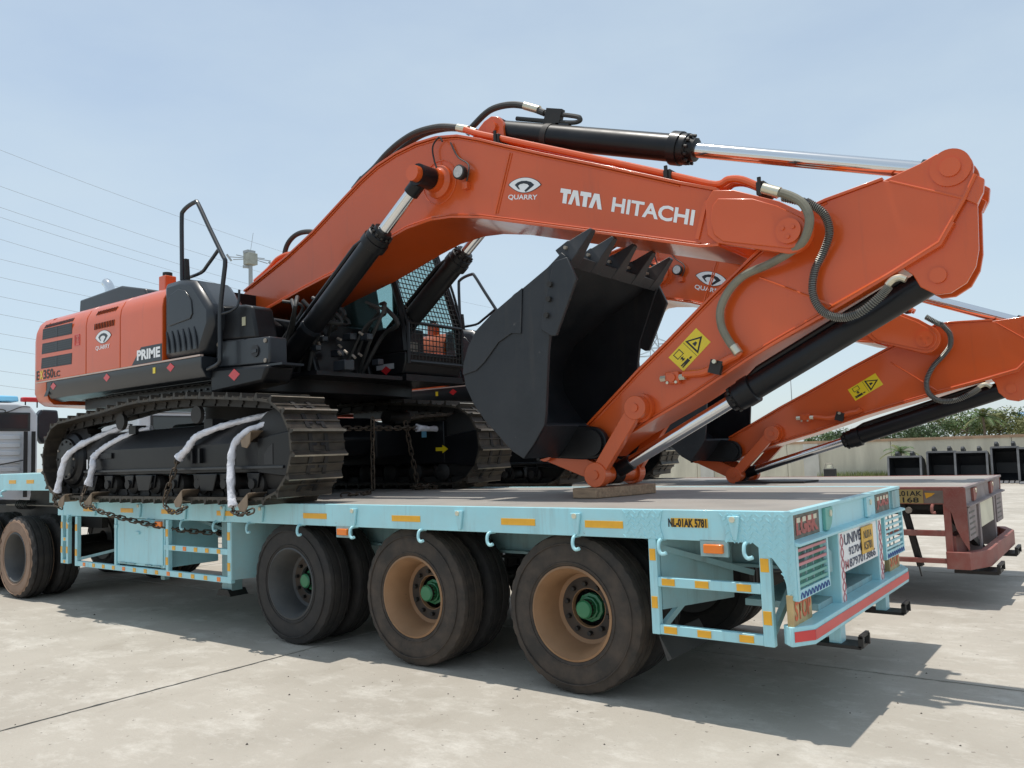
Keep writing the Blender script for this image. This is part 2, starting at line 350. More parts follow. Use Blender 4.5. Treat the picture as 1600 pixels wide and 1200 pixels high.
# ---------------------------------------------------------------- wheels
def tyre_mesh(name, R=.525, wdt=.27, material=TYRE, lug=.006, n=150, ri=.292):
    h = wdt/2
    prof = [(-h*.80, ri), (-h*.97, ri+.03), (-h*1.02, (ri+R)/2), (-h*.98, R-.075), (-h*.90, R-.035), (-h*.80, R-.008), (-h*.62, R),
            (-h*.58, R), (-h*.55, R-.014), (-h*.50, R-.014), (-h*.47, R), (-h*.10, R+.001), (-h*.07, R-.014), (h*.07, R-.014), (h*.10, R+.001),
            (h*.47, R), (h*.50, R-.014), (h*.55, R-.014), (h*.58, R), (h*.62, R), (h*.80, R-.008), (h*.90, R-.035), (h*.98, R-.075), (h*1.02, (ri+R)/2), (h*.97, ri+.03), (h*.80, ri)]
    sh = {4, 5, 20, 21}
    mod = lambda j, i: (-lug if (j in sh and i % 5 < 2) else 0.)
    m = MB().lathe((0,0,0), (0,1,0), prof, n, closed=True, mod=mod)
    for rr, yy in ((ri+.045, h*1.0), ((ri+R)/2+.05, h*1.015)):
        for s_ in (-1, 1): m.tube([(rr*math.cos(2*math.pi*k/48), s_*yy, rr*math.sin(2*math.pi*k/48)) for k in range(48)], .005, 5, closed=True)
    return m.mesh(name, (0,0,0), material, 32)
def rim_mesh(name, material, ri=.292, dish=.20, wdt=.27):
    h = wdt/2; y0 = -h*.86
    prof = [(y0-.012, ri+.020), (y0-.018, ri+.006), (y0, ri-.004), (y0+.03, ri-.022), (y0+dish*.55, ri-.045), (y0+dish, ri-.055), (y0+dish+.012, ri-.085),
            (y0+dish+.012, .13), (y0+dish+.04, .125), (y0+dish+.04, ri-.045), (y0+dish+.05, ri-.01), (y0+dish+.05, ri+.012), (0, ri+.004)]
    return MB().lathe((0,0,0), (0,1,0), prof, 48, closed=True).mesh(name, (0,0,0), material, 40)
def hub_mesh(name, dish=.215, wdt=.27):
    y = -wdt/2*.86+dish; m = MB()
    m.lathe((0,y+.05,0), (0,y-1,0), [(0,.10),(.03,.098),(.034,.08),(.06,.076),(.064,.062)], 10)
    m.lathe((0,y-.02,0), (0,y-1,0), [(0,.066),(.045,.063),(.056,.053),(.058,.026)], 24)
    return m.mesh(name, (0,0,0), GREEN, 30)
NUT = MB().cyl((0,.01,0), (0,-.028,0), .016, n=6).mesh('lug_nut', (0,0,0), DARKST, 30)
HOLE = MB().cyl((0,.0105,0), (0,.0065,0), .017, n=12).mesh('hand_hole', (0,0,0), BLACKP, 30)
DISC = MB().lathe((0,-.27/2*.86+.20+.0105,0),(0,1,0), [(0,.135),(0,.222),(.006,.222),(.006,.135)], 40, closed=True).mesh('shaded_wheel_disc', (0,0,0), mat('shaded_disc', (.035,.028,.024), .7, var=.3, dust=(.12,.085,.06), dust_amt=.4), 30)  # dark cover ring on the disc face, shade of the dish put into its colour
WM = dict(tyre=tyre_mesh('tyre'), tyreb=tyre_mesh('tyre', material=TYREB), rimt=rim_mesh('rim', RIMT), rimg=rim_mesh('rim', RIMG),
          hub=hub_mesh('hub_cap'),
          lug=tyre_mesh('tyre', R=.505, material=TYRE, lug=.016, n=104), clay=None)
def wheel(parent, x, y, z, side=-1, rim='rimt', tyre='tyre', hub=True, name='wheel'):
    """side -1: outer face looks towards -Y"""
    w = link(name, WM[rim], (x+OFF[0], y+OFF[1], z+OFF[2]), parent)
    kids = [('tyre', WM[tyre])] + ([('hub_cap', WM['hub']), ('shaded_wheel_disc', DISC)] if hub else [])
    for nm, me in kids:
        o = link(nm, me, WORLD[w.name], w)
    if hub:
        yy = -.27/2*.86+.20+.01
        for me, nm, r_, n_, ph in ((NUT, 'lug_nut', .165, 10, 0), (HOLE, 'hand_hole', .197, 8, .4)):
            for k in range(n_):
                q = 2*math.pi*k/n_+ph; P = WORLD[w.name]
                link(nm, me, (P[0]+r_*math.cos(q), P[1]+yy-.004, P[2]+r_*math.sin(q)), w)
    w.rotation_euler = (0, random.uniform(0, 6.28), 0) if side < 0 else (0, random.uniform(0, 6.28), math.pi)
    return w
# ---------------------------------------------------------------- low-bed trailers
DECK = 1.2227; TW = 2.57
def hook(parent, x, mtl, y=0.):
    m = MB(); P = [(x, y+.03, 1.05), (x, y+.0, 1.045), (x, y-.022, 1.02), (x, y-.018, .99), (x+.008, y-.005, .972), (x+.02, y+.02, .968)]
    m.tube(smoothpath([(x, y+.05, 1.047), (x-.004, y-.012, 1.045), (x-.006, y-.03, 1.018), (x-.002, y-.034, .985), (x+.016, y-.034, .965), (x+.045, y-.034, .972)], 4), .0115, 8)
    m.build('rope_hook', mtl, parent)
def gusset(parent, x, mtl, y=0.):
    o = MB().ext([(-.045, 1.197), (.03, 1.197), (.026, 1.16), (.008, 1.06), (-.012, 1.06)], lambda u, w_, t: (x+u+.0, t, w_), y-.022, y-.003)
    o.build('lashing_bracket', mtl, parent, bevel=.004)
    MB().cyl((x-.012, y-.03, 1.178), (x-.012, y-.018, 1.178), .017, n=14).build('lashing_eye', CREAM, parent)
def tape(parent, x0, x1, z0, z1, y, material=YELLOW, name='reflector'):
    MB().box(x0, x1, y-.003, y+.001, z0, z1).build(name, material, parent, bevel=.001)
def tapex(parent, y0, y1, z0, z1, x, material, name):
    MB().box(x-.001, x+.003, y0, y1, z0, z1).build(name, material, parent)
def treadplate(parent, poly, y, mtl, step=.045):
    """raised lozenges on a chequer plate patch in the side plane"""
    def inside(px, pz):
        c = False; n = len(poly)
        for i in range(n):
            x1, z1 = poly[i]; x2, z2 = poly[i-1]
            if (z1 > pz) != (z2 > pz) and px < (x2-x1)*(pz-z1)/(z2-z1)+x1: c = not c
        return c
    xs = [p[0] for p in poly]; zs = [p[1] for p in poly]; m = MB(); k = 0
    z = min(zs)+.012
    while z < max(zs):
        x = min(xs)+.012+(step/2 if k % 2 else 0); q = 0
        while x < max(xs):
            a = .75 if (k+q) % 2 else -.75; q += 1
            if inside(x, z):
                m.bar((x-.013*math.cos(a), y-.001, z-.013*math.sin(a)), (x+.013*math.cos(a), y-.001, z+.013*math.sin(a)), .006, .006)
            x += step*.8
        z += step*.55; k += 1
    o = m.build('tread_lozenges', mtl, parent, smooth=0); tag(o, kind='stuff')
def mint_trailer():
    t = thing('lowbed_trailer', 'mint green lowbed trailer with yellow reflectors carrying the nearer excavator', 'trailer', (-4.5, 1.285, 0))
    # deck and frame
    MB().box(-8.80, -.035, .03, TW-.03, 1.195, DECK).build('deck', DECKM, t)
    d = MB(); d.prism([(-8.80,1.19),(-8.80,1.50),(-8.84,1.535),(-12.3,1.535),(-12.3,1.44),(-8.95,1.44),(-8.95,1.19)], .05, TW-.05); d.build('gooseneck', MINTD, t)
    for s_, y0 in (('near', 0.), ('far', TW)):
        q = 1 if y0 == 0 else -1
        b = MB(); b.prismx([(y0, 1.0362+.012),(y0, DECK+.004),(y0+q*.05, DECK+.004),(y0+q*.05, 1.205),(y0+q*.012, 1.205),(y0+q*.012, 1.062),(y0+q*.07, 1.062),(y0+q*.07, 1.048)], -8.62, -.012)
        b.build('side_beam', MINT, t, bevel=.003)
        b = MB(); b.prismx([(y0, 1.335),(y0, 1.54),(y0+q*.05, 1.54),(y0+q*.05, 1.335)], -12.3, -8.86); b.build('gooseneck_side_beam', MINT, t, bevel=.003)
    for y in (.80, 1.77):
        MB().prismx([(y-.07,.80),(y+.07,.80),(y+.07,.82),(y+.008,.82),(y+.008,1.17),(y+.07,1.17),(y+.07,1.19),(y-.07,1.19),(y-.07,1.17),(y-.008,1.17),(y-.008,.82),(y-.07,.82)], -8.7, -.1).build('main_beam', MINTD, t)
    for k in range(9):
        x = -.7-k*.95; MB().prism([(x-.03,1.07),(x+.03,1.07),(x+.03,1.19),(x-.03,1.19)], .07, TW-.07).build('cross_member', MINTD, t)
    # running gear
    for x in (-4.46, -2.99, -1.54):
        rim = 'rimg' if x < -4 else 'rimt'
        MB().cyl((x,.25,.525),(x,TW-.25,.525), .065, n=16).build('axle', DARKST, t)
        for y, sd in ((.215,-1), (TW-.215,1)):
            wheel(t, x, y, .525, sd, rim, 'tyre' if x < -4 else 'tyreb')
        for y, sd in ((.545,-1), (TW-.545,1)):
            wheel(t, x, y, .525, sd, 'rimg', 'tyre', hub=False)
        for y in (.80, 1.77):
            for k in range(5):
                MB().box(x-.42+.06*k, x+.42-.06*k, y-.04, y+.04, .60+.022*k, .618+.022*k).build('spring_leaf', DARKST, t)
            MB().box(x-.05, x+.05, y-.05, y+.05, .50, .80).build('axle_seat', DARKST, t)
    for x in (-3.72, -2.26):
        for y in (.80, 1.77): MB().prism([(x-.12,.82),(x+.12,.82),(x+.05,.66),(x-.05,.66)], y-.05, y+.05).build('spring_hanger', MINTD, t)
    MB().cyl((-3.4,1.0,.95),(-2.5,1.0,.95), .12, n=20).build('air_tank', DARKST, t)
    # reflectors on the side beam
    for x0, x1 in ((-8.0,-7.76),(-7.18,-6.93),(-6.38,-6.13),(-5.42,-5.16),(-4.16,-3.86),(-3.10,-2.80),(-2.03,-1.74),(-1.345,-1.065)):
        tape(t, x0, x1, 1.105, 1.150, -.001)
    for x in (-11.6,-10.75,-9.95,-9.45): tape(t, x, x+.2, 1.42, 1.465, -.001)
    for x in (-7.72,-6.78,-5.94,-5.30,-4.72,-3.515,-2.40,-1.40,-.33): gusset(t, x, MINT)
    for x in (-8.3,-6.62,-5.98,-5.43,-4.91,-4.20,-3.54,-2.79,-2.13,-1.42,-.805,-.272): hook(t, x, MINT)
    for x in (-10.9,-10.1): MB().tube(smoothpath([(x,.03,1.335),(x,-.03,1.32),(x,-.034,1.27),(x+.045,-.034,1.262)],4), .0135, 8).build('rope_hook', MINT, t)
    for x, z in ((-6.42,1.0),(-3.66,1.005),(-.47,1.005)):
        MB().box(x-.06, x+.06, -.022, .03, z-.025, z+.027).build('side_marker_lamp', AMBER, t, bevel=.006)
        MB().box(x-.085, x+.085, .0, .02, z-.045, z+.05).build('lamp_bracket', MINTD, t)
    # chequer plate patches
    pa = [(-1.063,1.05),(-1.04,1.13),(-1.067,1.222),(-.79,1.222),(-.81,1.13),(-.79,1.05)]
    pb = [(-.43,1.222),(.0,1.222),(.0,.745),(-.052,.745),(-.058,.83),(-.078,.90),(-.125,.965),(-.235,1.05),(-.40,1.05),(-.385,1.10)]
    for po in (pa, pb):
        MB().prism(po, -.006, -.001).build('chequer_patch', MINT, t, smooth=0); treadplate(t, po, -.006, MINT)
    MB().box(-.735, -.500, -.0035, -.001, 1.125, 1.178).build('number_panel', SIGNY, t)
    text('lettering', 'NL-01AK 5781', (-.752,-.0045,1.124), (.245,0,0), (0,0,.052), BLACKP, t, .04)
    # rear side guard
    def guard_post(x0, x1, z0, z1, y=-.004): MB().box(x0, x1, y, y+.045, z0, z1).build('guard_post', MINT, t, bevel=.004)
    def guard_rail(x0, x1, z0, z1, y=-.002): MB().box(x0, x1, y, y+.041, z0, z1).build('guard_rail', MINT, t, bevel=.004)
    guard_post(-.895,-.842,.48,1.05); guard_post(-.205,-.143,.48,1.05)
    guard_rail(-.842,-.205,.765,.822); guard_rail(-.842,-.205,.482,.54)
    for z0, z1 in ((.92,.99),(.635,.705)): tape(t, -.888,-.848, z0, z1, -.005)
    for z0, z1 in ((.89,.965),(.60,.675)): tape(t, -.198,-.15, z0, z1, -.005)
    for z in (.774,.491):
        for x in (-.815,-.60,-.345): tape(t, x, x+.085, z, z+.04, -.003)
    for a, b in (((-.86,.04,.50),(-.62,.75,1.03)),((-.18,.04,.52),(-.10,.5,.95)),((-.87,.04,1.0),(-.5,.65,.78))):
        MB().bar(a, b, .035, .035).build('guard_brace', MINTD, t)
    MB().prismz([(-.86,.05),(-.84,.05),(-.62,.62),(-.64,.62)], .62, 1.045).build('mudguard_plate', MINTD, t)
    MB().prism([(-.88,.46),(-.875,.46),(-.80,.33),(-.83,.31)], .05, .62).build('mud_flap', RUBBER, t)
    # front side guard with tool box
    for x0, x1 in ((-8.53,-8.485),(-8.40,-8.355)): guard_post(x0, x1, .50, 1.19 if x0 < -8.5 else 1.06)
    guard_rail(-8.485,-8.40,.50,.545); guard_rail(-8.485,-8.40,.755,.80)
    for x0 in (-8.526,-8.396):
        for z in (.62,.90): tape(t, x0, x0+.037, z, z+.075, -.005)
    tape(t, -8.462,-8.42,.508,.54,-.003); tape(t, -8.462,-8.42,.762,.795,-.003)
    for x0, x1 in ((-8.19,-8.135),(-6.30,-6.25),(-5.255,-5.2)): guard_post(x0, x1, .487, 1.045)
    MB().box(-7.31,-7.27,-.004,.04,.54,1.045).build('guard_post', MINT, t, bevel=.004)
    guard_rail(-8.135,-5.255,.487,.545); guard_rail(-6.25,-5.255,.745,.80); guard_rail(-7.27+.93,-6.30,.745,.80)
    for i in range(13):
        x = -8.0+i*.215; tape(t, x, x+.055, .495, .535, -.003, YELLOW if i % 4 else AMBER)
    for i in range(5): tape(t, -6.18+i*.19, -6.125+i*.19, .752, .792, -.003, YELLOW if i != 1 else AMBER)
    for x0 in (-8.18,-6.295,-5.25):
        for z in (.60,.88): tape(t, x0, x0+.042, z, z+.075, -.005)
    MB().bar((-8.15,.02,.56),(-7.4,.5,.75), .03, .03).build('guard_brace', MINTD, t)
    bx = MB().box(-7.27,-6.34,.012,.62,.56,1.04).build('tool_box', MINT, t, bevel=.006)
    MB().box(-7.25,-6.36,.001,.0115,.585,1.02).build('tool_box_door', MINT, bx, bevel=.004)
    MB().box(-6.86,-6.79,-.016,.001,.885,.915).build('door_latch', MINT, bx, bevel=.004)
    for x in (-7.12,-6.95,-6.62,-6.45): MB().cyl((x-.06,-.004,.578),(x+.06,-.004,.578), .008, n=8).build('door_hinge', MINTD, bx)
    MB().box(-7.30,-7.24,-.012,.0,.94,.975).build('door_hasp', MINT, bx, bevel=.003)
    MB().prismz([(-5.20,.0),(-5.185,.0),(-4.98,.70),(-5.0,.70)], .52, 1.045).build('mudguard_plate', MINTD, t)
    MB().box(-6.3,-5.3,.75,.78,.60,1.05).build('inner_web', MINTD, t)
    MB().bar((-6.2,.3,1.03),(-5.3,.6,.72), .05, .03).build('guard_brace', MINTD, t)
    for y in (.35, 2.2):
        MB().box(-5.78,-5.62,y-.06,y+.06,.30,1.15).build('landing_leg', MINTD, t); MB().prism([(-5.82,.30),(-5.58,.30),(-5.63,.36),(-5.77,.36)], y-.1, y+.1).build('landing_foot', DARKST, t)
    MB().box(-7.0,-6.93,.35,.41,.36,.56).build('jack_stub', MINTD, t)
    # rear end: channel, grilles, bumper
    r = MB(); r.prism([(-.05,1.205),(-.05,DECK+.004),(.0,DECK+.004),(.0,1.205),(-.022,1.205),(-.022,1.064),(.03,1.052),(.03,1.036),(-.05,1.036)], .0, TW); r.build('rear_channel', MINT, t, bevel=.003)
    for y0, y1, txt in ((.06,.52,'LGBK'), (1.86,2.28,'JOKS')):
        tapex(t, y0, y1, 1.066, 1.20, -.0225, mat('sign_backing', (.15,.14,.115), .6, var=.35, scale=14), 'painted_panel')
        a = text('lettering', txt, (-.018, y0+.03, 1.085), (0, y1-y0-.06, 0), (0, 0, .10), mat('faded_red_letters', (.40,.085,.075), .5, var=.3, scale=20), t, .06)
        for k in range(4):
            yk = y0+.04+k*(y1-y0-.06)/4; tapex(t, yk, yk+(y1-y0)/8, 1.155, 1.182, -.0165, CREAM, 'letter_highlight')
    for y in (.66, 1.62):
        MB().prismx([(y-.07,1.203),(y+.075,1.203),(y+.085,1.17),(y+.05,1.10),(y+.0,1.066),(y-.07,1.066)], -.022, .0).build('lashing_bracket', TEAL if y < 1 else MINT, t, bevel=.004)
        MB().cyl((-.002,y+.02,1.165),(.008,y+.02,1.165), .02, n=16).build('lashing_eye', CREAM, t)
    MB().box(-.022,-.004,2.32,TW-.01,1.066,1.2).build('end_plate', MINTD, t)
    for y0, y1, z0, z1 in ((.035,.56,.80,1.02),(2.02,2.55,.775,1.005)):
        fr = MB()
        for a in ((y0-.035,y0,z0-.06,1.036),(y1,y1+.03,z0-.06,1.036)): fr.box(-.02,.004,*a)
        fr.box(-.02,.003,y0,y1,z0-.06,z0-.005); gr = fr.build('grille_frame', MINT, t)
        for k in range(6):
            zz = z0+.008+k*(z1-z0-.02)/5.2; col = (PINK if k > 2 else TEAL) if y0 < 1 else MINT
            MB().box(-.012,.0,y0,y1,zz,zz+.016).build('grille_slat', col, gr)
        for yy in (y0+.17, y0+.30): MB().box(-.02,-.012,yy,yy+.012,z0-.01,1.03).build('grille_bar', MINTD, gr)
        for k in range(9):
            ym = y0+.03+k*(y1-y0-.05)/8
            MB().tube([(.005, ym+.02*math.cos(q/8*math.pi), z0-.052+.03*math.sin(q/8*math.pi)) for q in range(9)], .004, 5).build('painted_scroll', mat('blue_print', (.05,.09,.28), .5), gr)
    def ornate(y0, y1, z0, z1):
        tapex(t, y0, y1, z0, z1, .006, WHITE, 'painted_strip')
        m = MB(); n = 46
        for sgn, cc in ((1,0),(-1,1)):
            P = [(.0105+.001*cc, (y0+y1)/2+sgn*(y1-y0)*.34*math.sin(k*.42), z0+.012+(z1-z0-.024)*k/n) for k in range(n+1)]
            m.tube(P, .004, 4)
        m.build('painted_scroll', PINK, t)
    MB().box(-.25,.005,.79,.895,.56,1.04).build('rear_post', MINT, t, bevel=.003); ornate(.80,.885,.58,1.03)
    MB().box(-.25,.005,1.755,1.86,.56,1.04).build('rear_post', MINT, t, bevel=.003); ornate(1.765,1.85,.58,1.03)
    MB().box(-.20,-.05,.60,.77,.74,1.04).build('green_recess', TEAL, t)
    MB().prismx([(.62,.80),(.76,.80),(.76,.92),(.69,.955),(.62,.92)], -.049, -.03).build('arched_bracket', MINTD, t)
    MB().box(-.20,-.05,1.88,2.0,.74,1.04).build('green_recess', TEAL, t)
    MB().box(-.012,.002,.897,1.753,.775,1.028).build('sign_board', WHITE, t, bevel=.003)
    BL = mat('dark_blue_print', (.03,.045,.10), .5)
    text('lettering', 'UNIVE', (.0035,.93,.938), (0,.40,0), (0,0,.07), BL, t, .018)
    text('lettering', '92704', (.0035,1.02,.866), (0,.30,0), (0,0,.052), BL, t, .015)
    text('lettering', 'M', (.0035,.925,.79), (0,.075,0), (0,0,.055), PINK, t, .02)
    text('lettering', '8797013866', (.0035,1.02,.79), (0,.66,0), (0,0,.055), BL, t, .015)
    MB().box(.008,.013,1.31,1.61,.838,1.017).build('number_plate', SIGNY, t, bevel=.002)
    text('lettering', 'NL01A', (.014,1.36,.935), (0,.2,0), (0,0,.055), BLACKP, t, .012)
    text('lettering', 'K5781', (.014,1.36,.86), (0,.2,0), (0,0,.055), BLACKP, t, .012)
    MB().box(-.5,-.05,.5,2.05,.60,.64).build('underrun_bar', MINTD, t)
    for y0, y1 in ((-.015,.30),(2.18,2.50)):
        MB().box(-.06,-.025,y0,y1,.59,.772).build('stop_panel', mat('stop_panel_paint', (.50,.36,.17), .6, var=.3, scale=6), t)
        text('lettering', 'STOP', (-.0235,y0+.02,.63), (0,y1-y0-.04,0), (0,0,.11), mat('orange_red_print', (.62,.11,.03), .5), t, .03)
    out = [(-.045,-.03),(-.03,-.03),(.05,.10),(.05,2.42),(-.03,2.60),(-.11,2.60),(-.11,2.55),(-.05,2.40),(-.05,.14),(-.10,.03)]
    MB().prismz(out, .50, .605).build('bumper', MINT, t, bevel=.004)
    def strip(a, b):
        A = Vector((*a, .552)); B = Vector((*b, .552)); d_ = (B-A).normalized(); nn = Vector((d_.y, -d_.x, 0))*.0035
        m = MB(); m.add([A+nn-Vector((0,0,.028)), B+nn-Vector((0,0,.028)), B+nn+Vector((0,0,.028)), A+nn+Vector((0,0,.028))], [(0,1,2,3)]); m.build('bumper_tape', REDTAPE, t, smooth=0)
    strip((-.026,-.02),(.05,.10)); strip((.05,.10),(.05,2.42)); strip((.05,2.42),(-.026,2.58))
    for y in (.72, 1.85):
        m = MB().box(-.05,.02,y-.05,y+.05,.36,.50); m.build('bumper_stay', MINT, t)
        k = MB(); k.bar((-.12,y+.0,.375),(.14,y+.0,.375), .16, .02); k.bar((.14,y-.07,.375),(.14,y-.07,.44), .02, .03); k.bar((.14,y+.07,.375),(.14,y+.07,.44), .02, .03); k.bar((.14,y-.08,.44),(.14,y+.08,.44), .02,.02)
        k.build('tow_bracket', DARKST, t)
    return t
def red_trailer(ox, oy, oz):
    OFF[:] = [ox, oy, 0]; Z = oz
    t = thing('lowbed_trailer', 'dusty red oxide lowbed trailer behind, carrying the farther excavator', 'trailer', (-4.5, 1.285, 0))
    DK = DECK+Z
    MB().box(-8.8,-.035,.03,TW-.03,DK-.03,DK).build('deck', DECKM, t)
    MB().prism([(-8.8,DK-.03),(-8.8,DK+.28),(-12.3,DK+.3),(-12.3,DK+.2),(-8.95,DK+.2),(-8.95,DK-.03)], .05, TW-.05).build('gooseneck', RED_OX, t)
    for y0, q in ((0,1),(TW,-1)):
        MB().prismx([(y0,DK-.16),(y0,DK+.004),(y0+q*.05,DK+.004),(y0+q*.05,DK-.02),(y0+q*.012,DK-.02),(y0+q*.012,DK-.145),(y0+q*.07,DK-.145),(y0+q*.07,DK-.16)], -8.8, -.012).build('side_beam', RED_OX, t, bevel=.003)
    for y in (.8,1.77): MB().box(-8.7,-.1,y-.06,y+.06,.80,DK-.035).build('main_beam', DARKST, t)
    for k in range(9):
        x = -.7-k*.95; MB().box(x-.03,x+.03,.07,TW-.07,DK-.15,DK-.035).build('cross_member', DARKST, t)
    for x in (-4.46,-2.99,-1.9):
        MB().cyl((x,.25,.525),(x,TW-.25,.525), .065, n=16).build('axle', DARKST, t)
        for y, sd in ((.215,-1),(.545,-1),(TW-.215,1),(TW-.545,1)): wheel(t, x, y, .525, sd, 'rimg', 'tyre', hub=y < .3)
    G = RED_OX
    MB().box(-.20,-.14,-.004,.045,.40,DK-.16).build('guard_post', G, t, bevel=.004)
    MB().box(-1.3,-.2,-.002,.04,.66,.715).build('guard_rail', G, t, bevel=.004); MB().box(-1.6,-.2,-.002,.04,.405,.45).build('guard_rail', G, t, bevel=.004)
    MB().bar((-.57,.1,DK-.16),(-.45,.1,.36), .09, .05).build('inner_post', DARKST, t); MB().bar((-.47,.1,.38),(-.45,.1,.26), .012, .012).build('dangling_cable', RUBBER, t)
    MB().bar((-.15,.1,.85),(.0,.9,.42), .06, .06).build('guard_brace', DARKST, t)
    MB().box(-1.0,-.2,.12,.2,.90,DK-.16).build('inner_beam', DARKST, t)
    MB().prism([(-.19,DK-.004),(.0,DK-.004),(.0,.53),(-.05,.62),(-.10,.74),(-.13,.88),(-.19,DK-.16)], -.006,-.001).build('chequer_patch', RED_OX, t, smooth=0)
    treadplate(t, [(-.19,DK-.004),(.0,DK-.004),(.0,.80),(-.13,.88),(-.19,DK-.16)], -.006, RED_OX, .05)
    MB().box(-.66,-.365,-.004,-.001,DK-.152,DK-.02).build('number_panel', mat('faded_yellow_panel', (.34,.25,.09), .6, var=.2), t)
    text('lettering', 'NL01AK', (-.655,-.0055,DK-.083), (.28,0,0), (0,0,.05), BLACKP, t, .015)
    text('lettering', '5168', (-.62,-.0055,DK-.145), (.215,0,0), (0,0,.05), BLACKP, t, .015)
    MB().box(-.36,-.19,-.0035,-.001,DK-.15,DK-.03).build('painted_panel', mat('grey_brown_panel', (.16,.13,.11), .6, var=.4, scale=9), t)
    MB().prism([(-.35,DK-.05),(-.26,DK-.055),(-.29,DK-.08),(-.34,DK-.105)], -.006,-.004).build('painted_flame', mat('flame_yellow', (.62,.30,.02), .5), t)
    MB().cyl((-.50,-.03,.905),(-.50,.0,.905), .03, n=16).build('knob', STEEL, t)
    MB().tube(smoothpath([(-.29,.02,.96),(-.29,-.03,.94),(-.29,-.034,.89),(-.26,-.034,.885)],4), .015, 8).build('rope_hook', RED_OX, t)
    r = MB(); r.prism([(-.05,DK-.02),(-.05,DK+.004),(.0,DK+.004),(.0,DK-.02),(-.02,DK-.02),(-.02,DK-.16),(.03,DK-.17),(.03,DK-.185),(-.05,DK-.185)], .0, TW); r.build('rear_channel', mat('faded_rear_paint', (.23,.17,.16), .6, var=.35, scale=5, dust=(.33,.30,.30), dust_amt=.5), t, bevel=.003)
    for y in (.5,1.7):
        MB().prismx([(y-.07,DK-.03),(y+.16,DK-.03),(y+.19,DK-.07),(y+.05,DK-.15),(y-.05,DK-.155)], -.018, .004).build('lashing_bracket', RED_OX, t); MB().cyl((.002,y+.06,DK-.06),(.014,y+.06,DK-.06), .022, n=14).build('lashing_eye', CREAM, t)
    for y0 in (.06, 2.0):
        g_ = MB().box(-.02,.0,y0,y0+.5,.62,.925).build('grille_frame', mat('faded_rear_paint', (0,0,0)), t)
        for k in range(5): MB().box(.0005,.003,y0+.06,y0+.36,.66+k*.052,.675+k*.052).build('grille_gap', BLACKP, g_)
    for y in (.68,1.75): MB().box(-.25,.005,y,y+.1,.40,.94).build('rear_post', mat('faded_rear_paint', (0,0,0)), t)
    MB().box(-.02,.0,.80,1.70,.68,.93).build('sign_board', CREAM, t)
    MB().box(-.2,-.12,.05,.9,.42,.66).build('tail_plate', RED_OX, t); MB().box(-.2,-.12,1.8,2.5,.42,.66).build('tail_plate', RED_OX, t)
    MB().prismz([(-.20,-.03),(.0,-.03),(.13,.3),(.13,2.2),(.0,2.6),(-.2,2.6),(-.2,2.5),(-.05,2.5),(.05,2.2),(.05,.3),(-.05,.05),(-.2,.05)], .36,.52).build('bumper', RED_OX, t, bevel=.004)
    for y in (.5,1.95):
        k = MB(); k.bar((-.2,y,.29),(.18,y,.29), .34, .03); k.bar((.18,y-.16,.29),(.18,y-.16,.36),.03,.03); k.bar((.18,y+.16,.29),(.18,y+.16,.36),.03,.03); k.bar((.18,y-.17,.36),(.18,y+.17,.36),.03,.02); k.build('tow_bracket', DARKST, t)
    OFF[:] = [0,0,0]
    return t
mint_trailer()
red_trailer(.22, 4.2, -.10)
pl_ = MB().prismz([(-2.35,5.0),(-1.55,5.05),(-1.5,5.45),(-2.3,5.5)], DECK-.098, DECK-.075).build('steel_plate', DARKST); tag(pl_, 'flat dark steel plate under the tip of the far arm on the red deck', 'plate')
# ---------------------------------------------------------------- excavators
def offset_strip(m, pts, th, y0, y1, side=1):
    """plate of thickness th following an x,z polyline"""
    P = [Vector((p[0], p[1])) for p in pts]; n = len(P); Q = []
    for i in range(n):
        t = (P[min(i+1, n-1)]-P[max(i-1, 0)]).normalized(); Q.append(P[i]+Vector((-t.y, t.x))*th*side)
    vs = []
    for i in range(n):
        for q in (P[i], Q[i]):
            vs += [(q.x, y0, q.y), (q.x, y1, q.y)]
    fs = [(0,1,3,2), (4*n-4, 4*n-2, 4*n-1, 4*n-3)]
    for i in range(n-1):
        a = 4*i; b = a+4
        fs += [(a, b, b+1, a+1), (a+2, a+3, b+3, b+2), (a, a+2, b+2, b), (a+1, b+1, b+3, a+3)]
    m.add(vs, fs); return m
def emblem(parent, c, ux, uz, nrm):
    c, ux, uz, nrm = Vector(c), Vector(ux), Vector(uz), Vector(nrm)
    def flat(name, pts, material, lift):
        m = MB(); m.add([c+ux*a+uz*b+nrm*lift for a, b in pts], [tuple(range(len(pts)))]); return m.build(name, material, parent, smooth=0)
    n = 20; eye = lambda s: [(-s+2*s*i/n, .40*s*(1-(-1+2*i/n)**2)**.75) for i in range(n+1)]+[(s-2*s*i/n, -.42*s*(1-(1-2*i/n)**2)**1.05) for i in range(1, n)]
    flat('emblem_rim', eye(1.06), BLACKG, .002); flat('emblem_eye', eye(1.0), WHITE, .0035)
    flat('emblem_arch', [(-.62,.0),(-.45,.14),(-.2,.22),(.1,.23),(.4,.16),(.62,.0),(.45,-.14),(.12,-.40),(.02,-.32),(.30,-.06),(.18,.04),(-.05,.08),(-.28,.04),(-.40,-.06),(-.25,-.26),(-.36,-.24)], BLACKG, .005)
    text('lettering', 'QUARRY', c+ux*-1.0+uz*-.86+nrm*.001, ux*1.85, uz*.32, WHITE, parent, .02)
def bolt(parent, p, d, r=.018, h=.015, material=STEEL):
    p = Vector(p); d = Vector(d).normalized(); MB().cyl(p, p+d*h, r, n=8).build('bolt', material, parent)
SHOE_MESH = None
